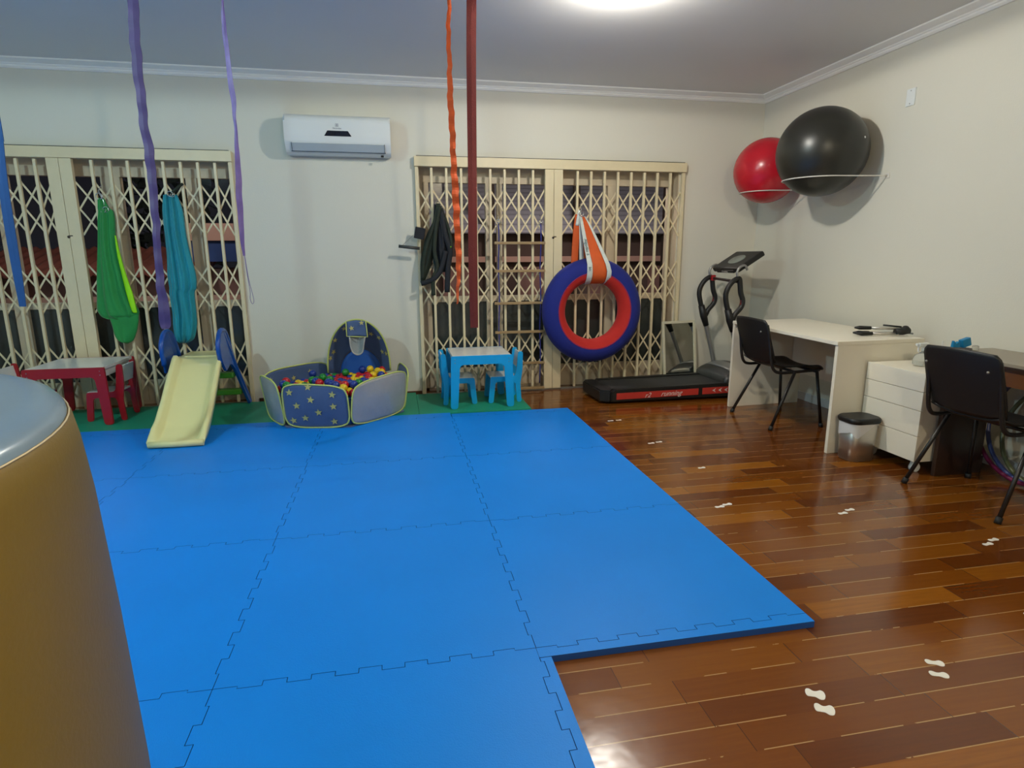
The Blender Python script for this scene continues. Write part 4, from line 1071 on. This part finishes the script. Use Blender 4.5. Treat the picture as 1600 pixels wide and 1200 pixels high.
# ================================================================ BIN
t = thing('waste_bin', 'small steel waste bin with black lid and white liner under the desk edge', 'bin', (-.735, -2.47, 0))
def rr3(cx, cy, w, d, r): return [(cx+x, cy+y) for x, y in rrect(-w/2, w/2, -d/2, d/2, r)]
def loft(b, secs, caps=True):
    rg = [[b.bm.verts.new(Vector((x, y, z))) for x, y in s_] for s_, z in secs]; n_ = len(rg[0])
    for i in range(len(rg)-1):
        for k in range(n_): b.bm.faces.new((rg[i][k], rg[i][(k+1) % n_], rg[i+1][(k+1) % n_], rg[i+1][k])).smooth = True
    if caps: b.bm.faces.new(rg[0]); b.bm.faces.new(rg[-1][::-1])
    return b
b = loft(MB(), [(rr3(-.735, -2.47, .185, .15, .05), .002), (rr3(-.735, -2.47, .20, .165, .05), .255)]); obj('body', b, STEEL, t)
b = loft(MB(), [(rr3(-.735, -2.47, .212, .177, .052), .250), (rr3(-.735, -2.47, .222, .187, .054), .262), (rr3(-.735, -2.47, .222, .187, .054), .276), (rr3(-.735, -2.47, .205, .17, .05), .286)]); obj('lid', b, BLACKP, t)
b = MB(); sec_ = rr3(-.735, -2.47, .206, .171, .052); n_ = len(sec_)
tops = [b.bm.verts.new(Vector((x, y, .256))) for x, y in sec_]
bots = [b.bm.verts.new(Vector((-.735+(x+.735)*.985, -2.47+(y+2.47)*.985, .195+.018*math.sin(i*1.1)-(.02 if x < -.735 else -.035)))) for i, (x, y) in enumerate(sec_)]
for i in range(n_): b.bm.faces.new((tops[i], tops[(i+1) % n_], bots[(i+1) % n_], bots[i])).smooth = True
obj('liner_bag', b, BAGW, t)

# ================================================================ DARK DESK
t = thing('dark_desk', 'dark wooden desk with greige top at the right edge', 'desk', (-.3, -3.5, 0))
b = MB(); b.box(-.462, -.014, -4.35, -2.845 if False else -2.655, .712, .730, .002); obj('desk_top', b, DTOP, t)
b = MB(); b.box(-.464, -.014, -4.35, -2.653, .700, .712); obj('edge_band', b, DWOOD, t)
b = MB(); b.box(-.445, -.43, -4.3, -2.86, .605, .700); obj('apron', b, MWOOD, t)
b = MB(); b.box(-.52, -.20, -2.855, -2.828, .0, .700, .002); obj('side_panel', b, DWOOD, t)
b = MB(); b.box(-.45, -.05, -4.32, -4.29, .0, .700, .002); obj('side_panel', b, DWOOD, t)
b = MB(); b.box(-.21, -.17, -2.84, -2.80, .0, .10); obj('foot_block', b, DWOOD, t)
t = thing('tape_dispenser', 'small blue and dark grey desk gadget on the dark desk by the wall', 'desk gadget', (-.33, -2.73, .73))
b = MB(); b.prism([(-.40, .731), (-.26, .731), (-.27, .75), (-.39, .757)], 1, -2.75, -2.70, .002); obj('base', b, mat('dusty_grey', (.13, .12, .13), .6), t)
b = MB(); b.box(-.03, .03, -.015, .015, -.025, .025, .005, R=Matrix.Translation((-.30, -2.725, .782)) @ Matrix.Rotation(-.3, 4, 'Y')); obj('blue_block', b, mat('cyan_plastic', (.0, .20, .42), .4), t)
b = MB(); b.prism([(-.39, .757), (-.345, .752), (-.352, .79), (-.372, .775), (-.385, .795)], 1, -2.735, -2.715, .002); obj('blue_fin', b, mat('cyan_plastic', (.0, .20, .42), .4), t)
b = MB(); b.lathe([(0, .731), (.018, .731), (.018, .752), (.012, .758), (0, .758)], (-.19, -2.70, 0), 20); tag(obj('small_jar', b, CLEARB, None, origin=(-.19, -2.70, .731)), 'small clear jar on the dark desk beside the blue gadget', 'jar')
b = MB(); b.lathe([(0, .731), (.014, .731), (.014, .752), (.004, .760), (.004, .79), (0, .79)], (-.42, -2.69, 0), 16); tag(obj('small_bottle', b, mat('milky_plastic', (.6, .6, .55), .4), None, origin=(-.42, -2.69, .731)), 'small milky pump bottle on the left corner of the dark desk', 'bottle')

# ================================================================ HOOPS
for k, (nm, col, R_, yc, dx) in enumerate((('purple and red', (.16, .01, .06), .37, -3.09, 0), ('blue', (.05, .07, .22), .345, -3.13, .028), ('olive', (.10, .11, .05), .30, -3.17, .056))):
    b = MB(); b.tube([(-.105+dx*.4+.085*math.sin(a*PI/32), yc+R_*math.cos(a*PI/32), R_+.014+R_*.975*math.sin(a*PI/32)) for a in range(64)], .0125, 10, closed=True)
    tag(obj('hula_hoop', b, mat('hoop_'+nm.split()[0], col, .35, var=.6, vscale=9), None, origin=(-.1, yc, 0)), nm+' hula hoop leaning on the wall under the dark desk', 'hula hoop', 'hula hoops under the desk')

# ================================================================ EXERCISE BALLS AND RACKS
def ball_rack(c, r, m, nm, lab, lab2):
    b = MB(); b.sphere((0, 0, 0), r-.004, 64)
    o = obj('exercise_ball', b, m, None, world=False); o.location = c; o['_o'] = list(c); tag(o, lab, 'exercise ball')
    b = MB(); 
    v = Vector((-.55, -.72, .30)).normalized()*(r-.003); pos = Vector((.12*0+v.x*0+.35*r, -r*.90, .18*r)).normalized()*(r-.004)
    b.lathe([(0, 0), (.008, 0), (.008, .003), (0, .004)], n=14)
    q = Vector((0, 0, 1)).rotation_difference(pos.normalized()).to_matrix()
    for w in b.bm.verts: w.co = q @ w.co + pos
    obj('valve_plug', b, WHITEPL, o, world=False)
    dz = .205 if r > .3 else .19
    rs = math.sqrt(r*r-dz*dz)+.004; z = c[2]-dz
    t = thing('ball_rack', lab2, 'wall rack', (0, c[1], z))
    pts = [(c[0]+rs*math.cos(a), c[1]+rs*math.sin(a), z) for a in [PI*(.5+k/24*1.0) for k in range(25)]]
    pts = [(-.004, c[1]+rs+.05, z), (-.03, c[1]+rs+.045, z), (c[0]+.03, c[1]+rs+.002, z)] + pts + [(c[0]+.03, c[1]-rs-.002, z), (-.03, c[1]-rs-.045, z), (-.004, c[1]-rs-.05, z)]
    b = MB(); b.tube(pts, .0045, 8); obj('wire_ring', b, RACKM, t)
    for s in (-1, 1):
        b = MB(); y = c[1]+s*(rs+.05); b.box(-.006, 0, y-.02, y+.02, z-.02, z+.02, .002); obj('wall_plate', b, RACKM, t)
    return o
ball_rack((-.335, -1.327, 2.078), .333, BALLK, 'black', 'large matt black exercise ball held high on the right wall', 'white wire rack under the black exercise ball')
ball_rack((-.290, -.548, 2.045), .286, BALLR, 'red', 'smaller shiny red exercise ball held in the corner behind the black one', 'white wire rack under the red exercise ball')
t = thing('blank_wall_plate', 'small white blank plate high on the right wall', 'wall plate', (0, -1.77, 2.38))
b = MB(); b.box(-.009, 0, -1.81, -1.735, 2.325, 2.44, .003); obj('cover', b, WHITEPL, t)
b = MB(); b.sphere((-.009, -1.772, 2.425), .004, 8); b.sphere((-.009, -1.772, 2.34), .004, 8); obj('screw', b, SILVER, t)

# ================================================================ CEILING LAMPS
for k, (p, lab) in enumerate(((LA, 'white ceiling lamp with round bulb above the centre of the room'), (LB, 'white ceiling lamp with round bulb above the left of the room'), (LC, 'white ceiling lamp with round bulb at the rear of the room'))):
    t = thing('ceiling_lamp', lab, 'ceiling lamp', (p[0], p[1], H))
    b = MB(); b.lathe([(0, H), (.06, H), (.06, H-.012), (.04, H-.022), (0, H-.022)], (p[0], p[1], 0), 32); obj('base', b, WHITEPL, t)
    b = MB(); b.lathe([(.018, H-.020), (.02, H-.032), (0, H-.032)], (p[0], p[1], 0), 24); obj('socket', b, WHITEPL, t)
    b = MB(); b.sphere((p[0], p[1], H-.062), .030, 24); obj('bulb', b, BULBM, t)

# ================================================================ FOOTPRINT STICKERS
def foot(u):  # outline of a small shoe print, length 1 along +x
    pts = [(-.5, 0), (-.46, .13), (-.30, .17), (-.10, .11), (.08, .13), (.28, .20), (.44, .16), (.5, .02), (.42, -.14), (.22, -.18), (.0, -.12), (-.2, -.13), (-.42, -.13)]
    return [(p.x, p.y) for p in smooth([(a, c, 0) for a, c in pts], 3, closed=True)]
FP = [((-1.975, -1.285), 0), ((-1.905, -1.28), 0), ((-1.90, -1.905), 1), ((-1.835, -1.89), 1), ((-1.80, -2.44), 2), ((-2.00, -3.005), 3), ((-1.945, -2.985), 3), ((-1.425, -3.205), 4), ((-1.36, -3.175), 4), ((-1.02, -3.63), 5), ((-.955, -3.60), 5), ((-2.44, -4.325), 6), ((-2.455, -4.385), 6), ((-1.965, -4.275), 7), ((-2.00, -4.325), 7), ((-1.385, -4.12), 8)]
FL = ['farthest pair near the treadmill', 'second pair from the treadmill', 'single print in front of the desk chair', 'beside the mat corner mid floor', 'in front of the waste bin', 'near the right-hand chair leg', 'nearest pair', 'bottom right pair', 'at the right picture edge']
base_fp = None
seen = {}
for (p, g) in FP:
    i = seen.get(g, 0); seen[g] = i+1
    if base_fp is None or True:
        b = MB(); L_ = .055 if g > 2 else .05; W_ = {6: 2.0, 7: 1.4}.get(g, 1.2) 
        an = {6: -.55, 7: -.45, 8: -.3}.get(g, 0.12) 
        pts = [(L_*(x*math.cos(an)-y*math.sin(an)), L_*(x*math.sin(an)+y*math.cos(an))) for x, y in [(q[0], q[1]*W_) for q in foot(0)]]
        b.prism(pts, 2, .0004, .0016)
        o = obj('footprint_sticker', b, STICK, None, world=False); o.location = (p[0], p[1], 0)
    side = '' if g in (2, 8) else (', left one' if i == 0 else ', right one')
    if g == 6: side = ', upper one' if i == 0 else ', lower one'
    if g == 7: side = ', upper one' if i == 0 else ', lower one'
    tag(o, 'white footprint sticker on the wooden floor, ' + FL[g] + side, 'floor sticker', 'footprint stickers')

for o in scn.objects:
    if '_o' in o: del o['_o']
